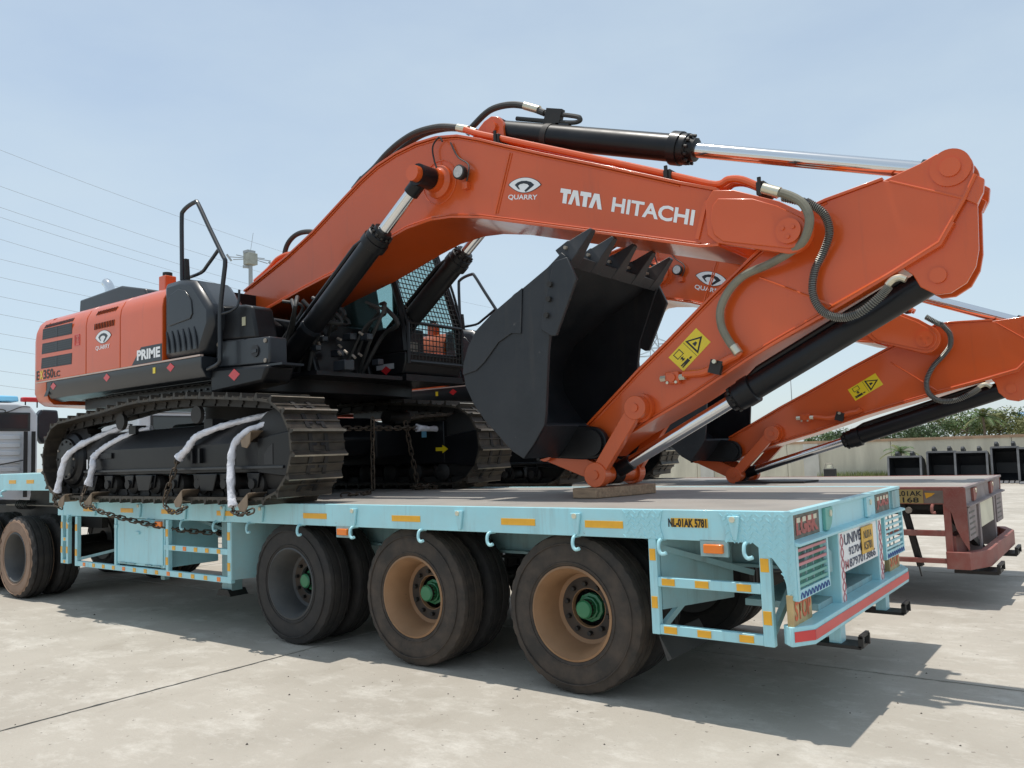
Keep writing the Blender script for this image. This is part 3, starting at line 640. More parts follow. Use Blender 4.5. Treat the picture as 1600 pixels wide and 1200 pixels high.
def shoe_mesh(pitch, wd):
    m = MB(); h = pitch/2
    sec = [(-h-.014,-.02),(-h-.008,.0),(-h*.90,.046),(-h*.76,.046),(-h*.64,.002),(-h*.10,.002),(-h*.04,.016),(h*.06,.016),(h*.12,.002),(h*.66,.002),(h*.72,.012),(h*.82,.012),(h*.90,-.002),(h-.004,-.006),(h-.004,-.02)]
    m.prism(sec, -wd/2, wd/2)
    me = m.mesh('track_shoe', (0,0,0), SHOE, 25); me.materials.append(mat('worn_lit_grouser', (.40,.36,.29), .38, metal=.55, var=.25, scale=9))  # worn ridge tops, colour also brightened for the sun and sky they catch
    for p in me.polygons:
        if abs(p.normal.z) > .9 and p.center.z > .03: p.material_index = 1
    return me
BOLT_MESH = None
def excavator(second=False):
    global SHOE_MESH
    near = not second
    F = Vector((-6.25, 3.33)); PT = Vector((-.214, 3.014)); HG = Vector((-1.90, 1.653))
    def rot(p, c, a):
        x, z = p[0]-c[0], p[1]-c[1]; k, s = math.cos(a), math.sin(a); return Vector((c[0]+x*k-z*s, c[1]+x*s+z*k))
    beta, alpha, ss = (math.radians(-2.6), math.radians(-12.8), 1.17) if second else (0, 0, 1)
    tb = lambda p: rot(p, F, beta)
    ex = Vector((-1.278, -1.106)).normalized()
    def ta_raw(p):
        d = Vector((p[0], p[1]))-PT; k = d.dot(ex)
        if second and k > 0: d = d+ex*k*(ss-1)
        return rot(d, (0, 0), alpha)+tb(PT)
    def ks(p, k): return (1.5347+(p[0]-1.5347)*k, 1.6143+(p[1]-1.6143)*k)      # outline moved to the plate's true depth
    ta = lambda p: ta_raw(ks(p, 1.0234)); th = lambda p: ta_raw(ks(p, 1.033))
    hg2 = ta_raw(HG) if second else HG; tk = lambda p: Vector((p[0], p[1]))+(hg2-HG)
    A0, A1, AC = 1.13, 1.51, 1.32
    T = lambda fn, L: [tuple(fn(q)) for q in L]
    r = thing('excavator', 'orange and black crawler excavator on the red trailer, partly hidden behind the nearer one' if second else
              'large orange and black crawler excavator with TATA HITACHI boom on the mint trailer', 'excavator', (-6.3, 1.28, DECK), 'crawler excavators on trailers')
    C = 1.28
    # ---- undercarriage
    top = [(-8.02,2.165),(-7.6,2.20),(-7.2,2.225),(-6.7,2.275),(-6.4,2.29),(-6.0,2.288),(-5.6,2.278),(-5.2,2.25),(-4.8,2.215),(-4.43,2.180)]
    path = top + arc(-4.445,1.702,.478,80,-90,16)[0:] + [(-4.9,1.2245),(-6.2,1.2245),(-7.5,1.2245),(-7.8,1.226)] + arc(-8.085,1.695,.468,-68,-262,16)
    path = [Vector(p) for p in path]
    seg = [0.]
    for i in range(len(path)): seg.append(seg[-1]+(path[(i+1) % len(path)]-path[i]).length)
    NS = 48; pitch = seg[-1]/NS
    def at(s):
        s %= seg[-1]
        for i in range(len(path)):
            if s <= seg[i+1]+1e-9:
                a, b = path[i], path[(i+1) % len(path)]; return a.lerp(b, (s-seg[i])/max(1e-6, seg[i+1]-seg[i]))
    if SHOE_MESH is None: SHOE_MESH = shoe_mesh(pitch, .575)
    for yc in (.0575, 2.5025):
        q = 1 if yc > C else -1
        ch = MB()
        for k in range(NS):
            s0 = k*pitch; a, b = at(s0-pitch/2), at(s0+pitch/2); tn = (b-a).normalized(); nn = Vector((-tn.y, tn.x)); c_ = at(s0)-nn*.085
            for yy in (-.085, .085):
                ch.bar((c_.x-tn.x*pitch*.56, yc+yy, c_.y-tn.y*pitch*.56), (c_.x+tn.x*pitch*.56, yc+yy, c_.y+tn.y*pitch*.56), .04, .09)
            ch.cyl((c_.x+tn.x*pitch*.5, yc-.12, c_.y+tn.y*pitch*.5), (c_.x+tn.x*pitch*.5, yc+.12, c_.y+tn.y*pitch*.5), .026, n=8)
        tr = ch.build('track_chain', DARKST, r, smooth=30)
        for k in range(NS):
            s0 = k*pitch; a, b = at(s0-pitch/2), at(s0+pitch/2); m_ = (a+b)/2*.5+at(s0)*.5; tn = (b-a).normalized(); nn = Vector((-tn.y, tn.x)); c_ = m_-nn*.046
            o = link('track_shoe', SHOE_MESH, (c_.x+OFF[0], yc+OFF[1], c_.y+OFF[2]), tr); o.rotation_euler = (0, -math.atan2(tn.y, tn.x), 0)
        if near and yc < C:                       # bolt bosses on the shoes wrapped round the idler
            for k in range(NS):
                s0 = k*pitch; p = at(s0)
                if p.x > -4.75 and p.y > 1.3:
                    a, b = at(s0-pitch/2), at(s0+pitch/2); tn = (b-a).normalized(); nn = Vector((-tn.y, tn.x))
                    for yy in (-.045, .045):
                        for tt in (.015,):
                            c_ = p-nn*.044+tn*tt; MB().bar((c_.x-tn.x*.02, yc+yy, c_.y-tn.y*.02), (c_.x+tn.x*.02, yc+yy, c_.y+tn.y*.02), .05, .004).build('shoe_slot', BLACKP, tr)
        # side frame with sloping top
        yo, yi = yc+q*.16, yc-q*.17
        fr = MB().prismx([(yo,1.50),(yo,1.77),(yc+q*.02,1.96),(yi,1.98),(yi,1.50)], -7.72, -4.62).build('track_frame', BLACK, r, bevel=.012)
        MB().prism([(-4.62,1.50),(-4.62,1.80),(-4.12,1.86),(-4.07,1.80),(-4.07,1.52),(-4.20,1.46)], min(yo-q*.03,yo+q*.02), max(yo-q*.03,yo+q*.02)).build('idler_yoke', BLACK, fr, bevel=.01)
        MB().prism([(-4.62,1.50),(-4.62,1.80),(-4.12,1.86),(-4.07,1.80),(-4.07,1.52),(-4.20,1.46)], min(yi,yi+q*.03), max(yi,yi+q*.03)).build('idler_yoke', BLACK, fr, bevel=.01)
        MB().box(-7.72,-4.25,min(yo,yo+q*.035),max(yo,yo+q*.035),1.535,1.560).build('frame_ledge', BLACKG, fr, bevel=.004)
        MB().box(-7.45,-7.15,min(yo,yo+q*.02),max(yo,yo+q*.02),1.68,1.74).build('frame_step', BLACK, fr, bevel=.004)
        for xx in (-5.62,-5.50): MB().bar((xx,yo+q*.02,1.60),(xx,yo+q*.02,1.74),.03,.03).build('frame_lug', BLACK, fr)
        MB().prism([(-4.52,1.57),(-4.40,1.57),(-4.40,1.75),(-4.46,1.72),(-4.52,1.66)], min(yo+q*.0205,yo+q*.024), max(yo+q*.0205,yo+q*.024)).build('frame_hole', BLACKP, fr, smooth=0)
        for k in range(8):
            x = -7.62+k*.42; rl = MB().lathe((x,yc-.17,1.405),(x,yc+.17,1.405), [(0,.05),(.03,.10),(.09,.105),(.1,.085),(.24,.085),(.25,.105),(.31,.10),(.34,.05)], 20).build('track_roller', DARKST, fr)
            MB().prism([(x-.09,1.50),(x+.09,1.50),(x+.06,1.37),(x-.06,1.37)], min(yo,yo+q*.025), max(yo,yo+q*.025)).build('roller_bracket', BLACK, rl, bevel=.006)
            MB().cyl((x,yo+q*.0255,1.405),(x,yo+q*.045,1.405), .045, n=12).build('roller_cap', DARKST, rl)
        for xx in (-7.55,-6.45,-5.35): MB().prism([(xx-.16,1.50),(xx+.16,1.50),(xx+.10,1.34),(xx-.10,1.34)], min(yo+q*.03,yo+q*.05), max(yo+q*.03,yo+q*.05)).build('track_guide', BLACK, fr, bevel=.008)
        for x in (-6.95,-5.55):
            cr = MB().cyl((x,yc-.15,2.06),(x,yc+.19*q+.0,2.06), .085, n=20).build('carrier_roller', DARKST, fr)
            MB().box(x-.07,x+.07,yc-.06,yc+.06,1.93,2.02).build('roller_bracket', BLACK, cr)
        sp = MB().lathe((-8.085,yc-.16,1.695),(-8.085,yc+.16,1.695), [(0,.25),(.06,.33),(.08,.36),(.24,.36),(.26,.33),(.32,.25)], 42, mod=lambda j, i: (.03 if (j in (2,3) and i % 2) else 0)).build('sprocket', DARKST, fr)
        fd = MB().lathe((-8.085,yc+q*.13,1.695),(-8.085,yc+q*2,1.695), [(0,.30),(.03,.29),(.06,.235),(.085,.225),(.09,.10)], 32).build('final_drive', BLACK, fr)
        for k in range(12):
            a = k*math.pi/6; bolt(fd, (-8.085+.195*math.cos(a), yc+q*.215, 1.695+.195*math.sin(a)), (0,q,0), .014, .012, STEEL if k % 5 == 0 else DARKST)
        MB().prism([(-8.3,1.30),(-7.72,1.50),(-7.72,1.90),(-7.9,2.0),(-8.1,1.95)], yc-.05, yc+.05).build('sprocket_arm', BLACK, fr)
        MB().lathe((-4.445,yc-.13,1.702),(-4.445,yc+.13,1.702), [(0,.12),(.01,.30),(.03,.355),(.08,.36),(.09,.385),(.17,.385),(.18,.36),(.23,.355),(.25,.30),(.26,.12)], 36).build('idler', DARKST, fr)
    if near:
        for x in (-7.70,-4.99): MB().box(x-.014,x+.014,-.108,-.1045,1.575,1.68).build('white_label', WHITE, r)
        MB().prism([(-4.74,1.64),(-4.64,1.64),(-4.64,1.615),(-4.56,1.66),(-4.64,1.705),(-4.64,1.68),(-4.74,1.68)], 2.322, 2.329).build('yellow_arrow', YPRINT, r, smooth=0)
        MB().box(-4.95,-4.88,2.322,2.329,1.80,1.87).build('blue_sticker', BLUEP, r)
    cb = MB().prism([(-7.2,1.62),(-5.3,1.62),(-5.15,1.80),(-5.4,2.04),(-7.1,2.04),(-7.35,1.80)], .55, 2.0).build('car_body', BLACK, r, bevel=.03)
    for x0, x1 in ((-7.35,-6.75),(-5.75,-5.15)):
        for ya, yb in ((.22,.75),(1.80,2.34)):
            z = (1.90,2.0) if ya < C else (2.0,1.90)
            MB().prismx([(ya,1.58),(yb,1.60),(yb,z[1]),(ya,z[0])], x0, x1).build('frame_leg', BLACK, cb, bevel=.02)
    MB().cyl((-6.27,C,2.04),(-6.27,C,2.26), .72, n=48).build('slew_ring', DARKST, r)
    # ---- upper structure
    up = MB(); up.prismz([(-8.3,.15),(-5.35,.15),(-5.15,.35),(-5.05,.9),(-5.05,1.7),(-5.2,2.45),(-8.3,2.45)], 2.265, 2.47); up = up.build('revolving_frame', BLACK, r, bevel=.012)
    for k in range(14): bolt(up, (-6.9+k*.11, .145, 2.33), (0,-1,0), .012, .01, BLACKG)
    MB().box(-8.5,-5.45,-.02,2.6,2.385,2.405).build('belly_plate', mat('belly_sheet', (.20,.21,.21), .35, metal=.6, var=.2), r)
    for k in range(22): MB().box(-8.3+k*.125,-8.24+k*.125,.12,.95,2.378,2.3845).build('belly_slot', BLACKP, up)
    MB().box(-6.1,-4.60,1.74,2.66,2.40,2.468).build('cab_floor', BLACK, r)
    # counterweight
    pl = [(-8.62,-.146),(-8.90,-.146),(-9.02,-.10),(-9.10,.0),(-9.17,.12),(-9.36,.6),(-9.47,1.28),(-9.36,1.96),(-9.16,2.44),(-9.10,2.56),(-9.02,2.66),(-8.90,2.706),(-8.62,2.706)]
    cw = MB(); n = len(pl); lv = [(2.345,.86),(2.40,.95),(2.50,1.0),(3.12,1.0),(3.22,.985),(3.31,.94),(3.37,.86),(3.395,.74)]
    for z, k in lv:
        for x, y in pl: cw.v.append((-8.0+(x+8.0)*(1-(1-k)*.45) if x < -8.63 else x, C+(y-C)*(1-(1-k)*.45), z))
    for j in range(len(lv)-1):
        for i in range(n): cw.f.append((j*n+i, j*n+(i+1) % n, (j+1)*n+(i+1) % n, (j+1)*n+i))
    cw.f += [tuple(range(n)), tuple(range((len(lv)-1)*n, len(lv)*n))]
    cwo = cw.build('counterweight', ORANGE, r, smooth=50)
    # engine hood panels, rounded shoulder
    sec = [(-.15,2.625),(-.15,3.16),(-.135,3.25),(-.09,3.335),(.0,3.395),(.14,3.425),(.5,3.44),(.5,2.625)]
    hp = []
    for x0, x1 in ((-8.875,-7.66),(-7.648,-6.925),(-6.913,-6.105)):
        hp.append(MB().prismx(sec, x0, x1).build('hood_panel', ORANGE, r, bevel=.007))
    MB().box(-8.6,-6.1,.5,2.55,2.47,3.42).build('engine_bay', BLACK, r)
    MB().prismx([(2.06,2.625),(2.06,3.44),(2.45,3.42),(2.65,3.35),(2.71,3.2),(2.71,2.625)], -8.61, -6.4).build('hood_side', ORANGE, r, bevel=.007)
    MB().box(-8.86,-5.44,-.156,-.12,2.608,2.624).build('highlight_strip', mat('pale_highlight', (.55,.42,.36), .4), r)  # pale strip added as a painted highlight along the skirt's top edge
    sk = MB().prismx([(-.15,2.607),(-.152,2.50),(-.10,2.41),(.02,2.375),(.02,2.607)], -8.60, -5.43).build('side_skirt', BLACKG, r, bevel=.006)
    MB().prism([(-8.66,2.44),(-8.50,2.600),(-8.45,2.600),(-8.57,2.44)], -.1535,-.1505).build('skirt_stripe', BLACKG, sk, smooth=0)
    # louvres
    for k in range(3):
        z0 = 2.775+k*.172; f_ = MB().prism([(-8.74+.012*k,z0),(-7.985,z0-.012),(-7.975,z0+.115),(-8.725+.012*k,z0+.125)], -.152,-.1505).build('louvre_opening', BLACKP, hp[0], smooth=0)
        for j in range(4): MB().box(-8.70,-8.0,-.153,-.1525,z0+.016+j*.025,z0+.024+j*.025).build('louvre_slat', BLACKG, f_)
        MB().box(-8.36,-8.34,-.1545,-.1525,z0,z0+.115).build('louvre_bar', BLACKG, f_)
    for k in range(20): MB().bar((-8.70+k*.036,-.1355,3.258),(-8.70+k*.036,-.1125,3.300), .014, .004).build('vent_slot', BLACKP, hp[0])
    for row in range(2):
        for k in range(13):
            a, b = ((-.1505,3.09),(-.1505,3.155)) if row == 0 else ((-.1365,3.253),(-.112,3.302))
            MB().bar((-7.46+k*.034,a[0],a[1]),(-7.45+k*.034,b[0],b[1]), .014, .005).build('vent_slot', BLACKP, hp[1])
    if near:
        emblem(hp[1], (-7.27,-.151,2.995), (.165,0,.0), (0,0,.165), (0,-1,0))
        text('lettering', 'E', (-8.855,-.1515,2.645), (.075,0,0), (0,0,.11), BLACKP, hp[0], .03)
        text('lettering', 'X', (-8.775,-.1515,2.645), (.095,0,0), (0,0,.11), YPRINT, hp[0], .03)
        text('lettering', '350', (-8.675,-.1515,2.645), (.25,0,0), (0,0,.11), BLACKP, hp[0], .03)
        text('lettering', 'LC', (-8.41,-.1515,2.648), (.15,0,0), (0,0,.07), BLACKP, hp[0], .03)
        text('lettering', '12', (-7.89,-.1515,2.985), (.07,0,0), (0,0,.075), REDREF, hp[0], .02)
        fr_ = MB()
        for a, b in (((-7.91,2.965),(-7.80,2.965)),((-7.80,2.965),(-7.80,3.08)),((-7.80,3.08),(-7.91,3.08)),((-7.91,3.08),(-7.91,2.965))): fr_.bar((a[0],-.151,a[1]),(b[0],-.151,b[1]), .008, .008)
        fr_.build('sticker_frame', REDREF, hp[0])
        st = MB().prism([(-6.68,2.628),(-6.50,2.80),(-6.108,2.80),(-6.108,2.628)], -.1525,-.1505).build('name_sticker', BLACKG, hp[2], smooth=0)
        text('lettering', 'PRIME', (-6.575,-.153,2.668), (.44,0,0), (0,0,.105), WHITE, hp[2], .045)
    def diamond(par, x, z, y, s=.055, d=(0,-1,0)):
        MB().prism([(x-s*1.25,z),(x,z-s*.8),(x+s*1.25,z),(x,z+s*.8)], y-.003, y-.001).build('red_diamond_reflector', REDREF, par, smooth=0)
    for x in (-8.42,-7.19,-5.95): diamond(sk, x, 2.545, -.152)
    MB().box(-6.27,-6.225,-.1555,-.1525,2.51,2.57).build('yellow_tag', YPRINT, sk)
    # fuel tank (charcoal, rounded) and front boxes
    ft = MB().prism([(-6.10,2.628),(-5.46,2.628),(-5.30,2.90),(-5.30,3.06),(-5.58,3.36),(-5.80,3.41),(-6.10,3.405)], -.14, .30).build('fuel_tank', BLACKG, r, bevel=.06)
    MB().prism([(-6.08,2.48),(-5.5,2.48),(-5.5,3.0),(-5.7,3.12),(-6.08,3.14)], .31, .86).build('tank_rear', BLACK, ft, bevel=.02)
    em = [(-6.03,2.99),(-5.98,2.955),(-5.62,2.985),(-5.58,3.03),(-5.60,3.16),(-5.70,3.27),(-5.82,3.305),(-5.95,3.27),(-6.03,3.17)]
    MB().prism(em, -.150,-.139).build('tank_emboss', BLACKG, ft, bevel=.006)
    for k in range(6):
        x = -6.02+k*.095; MB().tube(smoothpath([(x-.02,-.138,2.90),(x+.012,-.146,2.82),(x+.03,-.146,2.74),(x+.035,-.138,2.685)],4), .012, 6).build('tank_rib', BLACKG, ft)
    MB().box(-6.66,-6.53,.13,.26,3.40,3.60).build('filler_guard', ORANGE, r, bevel=.01); MB().cyl((-6.595,.195,3.60),(-6.595,.195,3.64), .05, n=16).build('filler_cap', DARKST, r)
    tb1 = MB().prism([(-5.40,2.76),(-4.80,2.72),(-4.88,3.03),(-5.00,3.06),(-5.40,3.10)], .02, .26).build('tool_box', BLACK, r, bevel=.025)
    tb2 = MB().prism([(-5.42,2.50),(-4.60,2.47),(-4.60,2.715),(-5.42,2.755)], .0, .20).build('step_box', BLACKG, r, bevel=.015)
    for x, z in ((-5.37,2.72),(-5.37,2.54),(-4.65,2.68),(-4.65,2.50)): bolt(tb2, (x,-.001,z), (0,-1,0), .02, .012, STEEL)
    MB().cyl((-4.80,-.002,2.60),(-4.80,-.012,2.60), .055, n=20).build('lamp_recess', BLACKP, tb2); MB().box(-4.835,-4.765,-.02,-.0125,2.585,2.615).build('latch', BLACKG, tb2)
    MB().box(-5.02,-4.97,.012,.019,2.86,2.94).build('tag', mat('pale_tag', (.4,.38,.26), .5), tb1)
    MB().prismz([(-5.0,-.05),(-4.42,.0),(-4.42,.24),(-5.0,.24)], 2.445, 2.465).build('step_plate', BLACKG, r)
    fs = MB().prism([(-5.43,2.25),(-4.62,2.30),(-4.55,2.45),(-5.43,2.495)], -.06, .25).build('front_skirt', BLACK, r, bevel=.03)
    diamond(fs, -5.04, 2.40, -.06, .07)
    MB().box(-5.45,-5.08,.9,1.7,2.47,3.0).build('swing_bracket', BLACK, r, bevel=.02)
    # handrail
    hr = MB(); hr.tube(smoothpath([(-5.83,-.1,3.40),(-5.833,-.1,3.7),(-5.833,-.1,4.03),(-5.81,-.1,4.085),(-5.72,-.1,4.12),(-5.60,-.1,4.135),(-5.55,-.1,4.11),(-5.38,-.1,3.86),(-5.15,-.1,3.53),(-5.11,-.1,3.46),(-5.14,-.1,3.30),(-5.195,-.1,3.0),(-5.2,-.1,2.62),(-5.22,-.1,2.52),(-5.40,-.1,2.48)], 3), .021, 10)
    hr.tube(smoothpath([(-5.21,-.1,3.60),(-5.45,-.06,3.50),(-5.62,-.03,3.45),(-6.05,.05,3.465)],4), .017, 8)
    hr.tube(smoothpath([(-5.20,-.1,2.98),(-5.08,-.06,3.0),(-5.03,-.02,3.06),(-5.04,.0,3.2)],4), .012, 8)
    hr.build('handrail', BLACKG, r); MB().prism([(-5.90,3.40),(-5.80,3.40),(-5.82,3.62),(-5.86,3.62)], -.07,-.03).build('handrail_bracket', DARKST, r)
    # hood top
    MB().prism([(-9.0,3.39),(-8.97,3.70),(-7.96,3.735),(-7.42,3.62),(-7.3,3.42)], .40, 1.6).build('hood_cover', BLACKG, r, bevel=.02)
    MB().tube(smoothpath([(-8.90,.75,3.6),(-8.90,.75,3.84),(-8.93,.75,3.93),(-9.0,.75,3.98)],4), .06, 12).build('exhaust_pipe', CHROME, r)
    MB().cyl((-7.0,.55,3.43),(-7.0,.55,3.50), .05, n=12).build('breather', STEEL, r)
    MB().prism([(-7.2,3.0),(-6.46,3.0),(-6.46,3.36),(-6.56,3.53),(-7.2,3.56)], .93, 1.62).build('valve_cover', BLACK, r, bevel=.03)
    MB().prism([(-5.02,2.47),(-5.2,3.0),(-5.9,3.16),(-6.4,3.17),(-6.45,2.47)], .88, .948).build('boom_foot_bracket', BLACK, r, bevel=.02); MB().prism([(-5.02,2.47),(-5.2,3.0),(-5.9,3.16),(-6.4,3.17),(-6.45,2.47)], 1.612, 1.68).build('boom_foot_bracket', BLACK, r, bevel=.02)
    # ---- cab (far side)
    y0, y1 = 1.74, 2.66
    cab = MB().prism([(-6.1,2.47),(-4.66,2.47),(-4.60,2.60),(-4.60,2.72),(-6.1,2.72)], y0, y1).build('cab', BLACK, r, bevel=.02)
    pil = [((-4.62,2.72),(-4.66,3.1),(-4.86,3.75),(-5.02,4.10)), ((-5.62,2.72),(-5.62,3.3),(-5.62,3.8),(-5.62,4.12)), ((-6.08,2.72),(-6.08,3.3),(-6.08,3.8),(-6.04,4.10))]
    for P in pil:
        for y in (y0+.03, y1-.03): MB().tube([(p[0], y, p[1]) for p in P], .042, 6).build('cab_pillar', BLACK, cab)
    MB().prism([(-6.1,4.08),(-5.0,4.08),(-4.96,4.12),(-5.2,4.2),(-6.1,4.2)], y0-.01, y1+.01).build('cab_roof', BLACKG, cab, bevel=.03)
    MB().prism([(-6.08,2.72),(-5.62,2.72),(-5.62,3.15),(-6.08,3.3)], y0, y0+.03).build('cab_side_panel', BLACK, cab); MB().prism([(-5.6,2.72),(-4.62,2.72),(-4.66,2.98),(-5.6,2.98)], y0, y0+.03).build('cab_side_panel', BLACK, cab)
    MB().box(-6.1,-6.07,y0,y1,2.72,3.2).build('cab_back_panel', BLACK, cab)
    MB().prism([(-5.58,2.98),(-4.67,2.98),(-4.88,3.75),(-5.02,4.07),(-5.58,4.07)], y0+.02, y0+.026).build('side_window', GLASS, cab, smooth=0)
    MB().prism([(-6.05,3.2),(-5.66,3.2),(-5.66,4.07),(-6.03,4.07)], y0+.02, y0+.026).build('side_window', GLASS, cab, smooth=0)
    MB().prism([(-6.05,2.8),(-4.67,2.8),(-4.88,3.75),(-5.02,4.07),(-6.03,4.07)], y1-.026, y1-.02).build('side_window', GLASS, cab, smooth=0)
    MB().add([(-4.64,y0+.06,3.0),(-4.64,y1-.06,3.0),(-5.01,y1-.06,4.07),(-5.01,y0+.06,4.07)], [(0,1,2,3)]).build('windscreen', GLASS, cab, smooth=0)
    gd = MB()
    def front(u, v): return (-4.575-.40*max(0,(v-3.0))/1.1-.0, y0+.02+u*(y1-y0-.04), v)
    for i in range(17): gd.tube([front(i/16, 2.62), front(i/16, 3.0), front(i/16, 4.12)], .006, 4)
    for i in range(27): v = 2.62+i*1.5/26; gd.tube([front(0, v), front(1, v)], .006, 4)
    gd.build('guard_mesh', DARKST, cab, smooth=0)
    gf = MB()
    for u in (0, 1): gf.tube([front(u, 2.58), front(u, 3.0), front(u, 4.14)], .02, 6)
    for v in (2.6, 3.03, 4.13): gf.tube([front(0, v), front(1, v)], .02, 6)
    gf.build('guard_frame', BLACK, cab)
    MB().tube(smoothpath([(-4.70,y1+.02,2.6),(-4.62,y1+.03,3.0),(-4.78,y1+.03,3.6),(-5.05,y1+.03,4.05)],5), .016, 8).build('grab_rail', BLACK, cab)
    st = MB().prism([(-5.75,3.0),(-5.3,2.98),(-5.28,3.08),(-5.62,3.12),(-5.75,3.75),(-5.86,3.75),(-5.84,3.1)], 1.98, 2.44).build('operator_seat', RUBBER, cab, bevel=.04)
    MB().box(-5.0,-4.85,2.05,2.3,2.72,3.02).build('console', BLACKG, cab, bevel=.02); MB().box(-4.9,-4.82,1.95,2.16,2.72,2.86).build('foot_pedal', STEEL, cab)
    MB().box(-5.05,-4.78,y0-.004,y0-.001,2.54,2.60).build('white_label', mat('grey_label', (.38,.40,.43), .5), cab)
    diamond(cab, -4.9, 2.53, y0-.002, .06)
    # hose cluster in front of the slew ring
    rr = random.Random(3)
    for k in range(18 if near else 3):
        x = -4.85+rr.uniform(-.35,.35); y = rr.uniform(.6,1.6); P = [(x-.5,y,2.5),(x-.25,y+rr.uniform(-.1,.1),2.75+rr.uniform(0,.25)),(x,y+rr.uniform(-.15,.15),2.95+rr.uniform(0,.2)),(x-.15,y,3.2)]
        MB().tube(smoothpath(P,5), rr.uniform(.012,.026), 8).build('hydraulic_hose', RUBBER, r)
    for k in range(8 if near else 0):
        x, y, z = -4.75+rr.uniform(-.3,.25), rr.uniform(.9,1.3), 2.55+rr.uniform(0,.35); a = rr.uniform(.4,1.1)
        MB().cyl((x,y,z),(x+.05*math.cos(a),y,z-.05*math.sin(a)), .014, n=8).build('hose_fitting', STEEL, r)
    if near:
        for k in range(7):
            x, y, z = -5.0+rr.uniform(-.1,.45), rr.uniform(.75,1.5), 2.5+rr.uniform(0,.4); w_ = rr.uniform(.04,.09)
            MB().box(x-w_,x+w_,y-w_*.7,y+w_*.7,z-w_*.6,z+w_*.6).build('valve_block', BLACKG, r, bevel=.01)
        MB().box(-5.08,-4.62,.55,1.7,2.40,2.44).build('front_tray', BLACK, r)
    # ---- boom
    top_b = [(-6.30,3.49),(-6.192,3.527),(-5.536,3.755),(-5.114,3.935),(-4.616,4.195),(-4.378,4.315),(-4.149,4.408),(-3.886,4.468),(-3.633,4.497),(-3.375,4.489),(-3.12,4.437),(-2.866,4.335),(-2.588,4.208),(-2.194,4.035),(-1.597,3.782),(-1.002,3.522),(-.72,3.41)]
    bot_b = [(-.72,3.03),(-.863,3.045),(-1.347,3.195),(-1.913,3.369),(-2.447,3.532),(-2.893,3.668),(-3.21,3.735),(-3.458,3.757),(-3.767,3.735),(-4.041,3.673),(-4.40,3.575),(-4.731,3.49),(-5.281,3.385),(-5.599,3.314),(-6.081,3.21),(-6.30,3.18)]
    bm = MB(); bm.prism(T(tb, top_b+bot_b+[(-6.40,3.25),(-6.41,3.40)]), .95, 1.69); boom = bm.build('boom', ORANGE, r, bevel=.004)
    offset_strip(MB(), T(tb, top_b), .022, .93, 1.71).build('top_flange', ORANGE, boom, bevel=.003)
    offset_strip(MB(), T(tb, bot_b), .022, .93, 1.71).build('bottom_flange', ORANGE, boom, bevel=.003)
    stad = [(-.74,3.415),(-.587,3.384),(-.272,3.235)]+arc(-.214,3.014,.148,62,-98,12)+[(-.731,3.03),(-.80,3.10),(-.80,3.34)]
    for ya, yb in ((.925,.985),(1.655,1.715)): MB().prism(T(tb, stad), ya, yb).build('boom_fork', ORANGE, boom, bevel=.005)
    dbl = [(-.70,3.345),(-.45,3.29),(-.285,3.205)]+arc(-.214,3.014,.115,55,-95,12)+[(-.68,3.03),(-.745,3.09),(-.765,3.20),(-.745,3.30)]
    MB().prism(T(tb, dbl), .912,.924).build('fork_doubler', ORANGE, boom, bevel=.006)
    pin = tb(PT); MB().cyl((pin.x,.885,pin.y),(pin.x,1.76,pin.y), .085, n=28).build('pin', ORANGE, boom)
    for k in range(3):
        a = .5+k*2.09; bolt(boom, (pin.x+.04*math.cos(a),.885,pin.y+.04*math.sin(a)), (0,-1,0), .014, .012, ORANGE)
    def bead(par, P, y, rad=.009, fn=tb): MB().tube([(q.x, y, q.y) for q in (fn(p) for p in P)], rad, 6).build('weld_rib', ORANGE, par)
    bead(boom, [(-2.522,4.14),(-2.70,3.65)], .948); bead(boom, [(-2.545,4.15),(-2.723,3.65)], .948)
    bead(boom, [(p[0], p[1]+.012) for p in bot_b[1:-1]], .944, .007); bead(boom, [(p[0], p[1]-.012) for p in top_b[1:-1]], .944, .007)
    bead(boom, [(-3.35+.20*math.cos(a_*.3142), 4.075+.20*math.sin(a_*.3142)) for a_ in range(21)], .947, .006)
    q0, q1 = tb((-.80,3.36)), tb((-.885,3.09)); MB().bar((q0.x,.943,q0.y),(q1.x,.943,q1.y), .016, .03).build('stop_bar', ORANGE, boom)
    if near:
        emblem(boom, (-2.40,.949,3.835), (.163,0,-.036), (.02,0,.15), (0,-1,0))
        A = Vector((-2.062,.949,3.612)); ux = Vector((.395,0,-.142)); uz = Vector((.022,0,.115))
        def glyph(pts, u0, u1):
            m = MB(); m.add([A+ux*(u0+(u1-u0)*a)+uz*b+Vector((0,-.003,0)) for a, b in pts], [tuple(range(len(pts)))]); m.build('lettering', WHITE, boom, smooth=0)
        Tg = [(.30,0),(.68,0),(.68,.70),(1.0,.70),(.96,1),(.02,1),(0,.70),(.30,.70)]; Ag = [(0,0),(.30,0),(.50,.62),(.70,0),(1,0),(.70,1),(.30,1)]
        glyph(Tg,.0,.26); glyph(Ag,.215,.50); glyph(Tg,.475,.735); glyph(Ag,.70,1.0)
        text('lettering', 'HITACHI', (-1.585,.949,3.438), (.672,0,-.243), (.024,0,.112), WHITE, boom, .028)
    else:
        q = tb((-2.62,3.93)); emblem(boom, (q.x,.949,q.y), (.2,0,-.07), (.04,0,.2), (0,-1,0))
    # work lamp with cable
    q = tb((-3.04,4.075)); lp = MB().lathe((q.x,.95,q.y),(q.x,.0,q.y), [(0,.03),(.04,.03),(.05,.062),(.10,.066),(.105,.055)], 20).build('work_lamp', DARKST, boom)
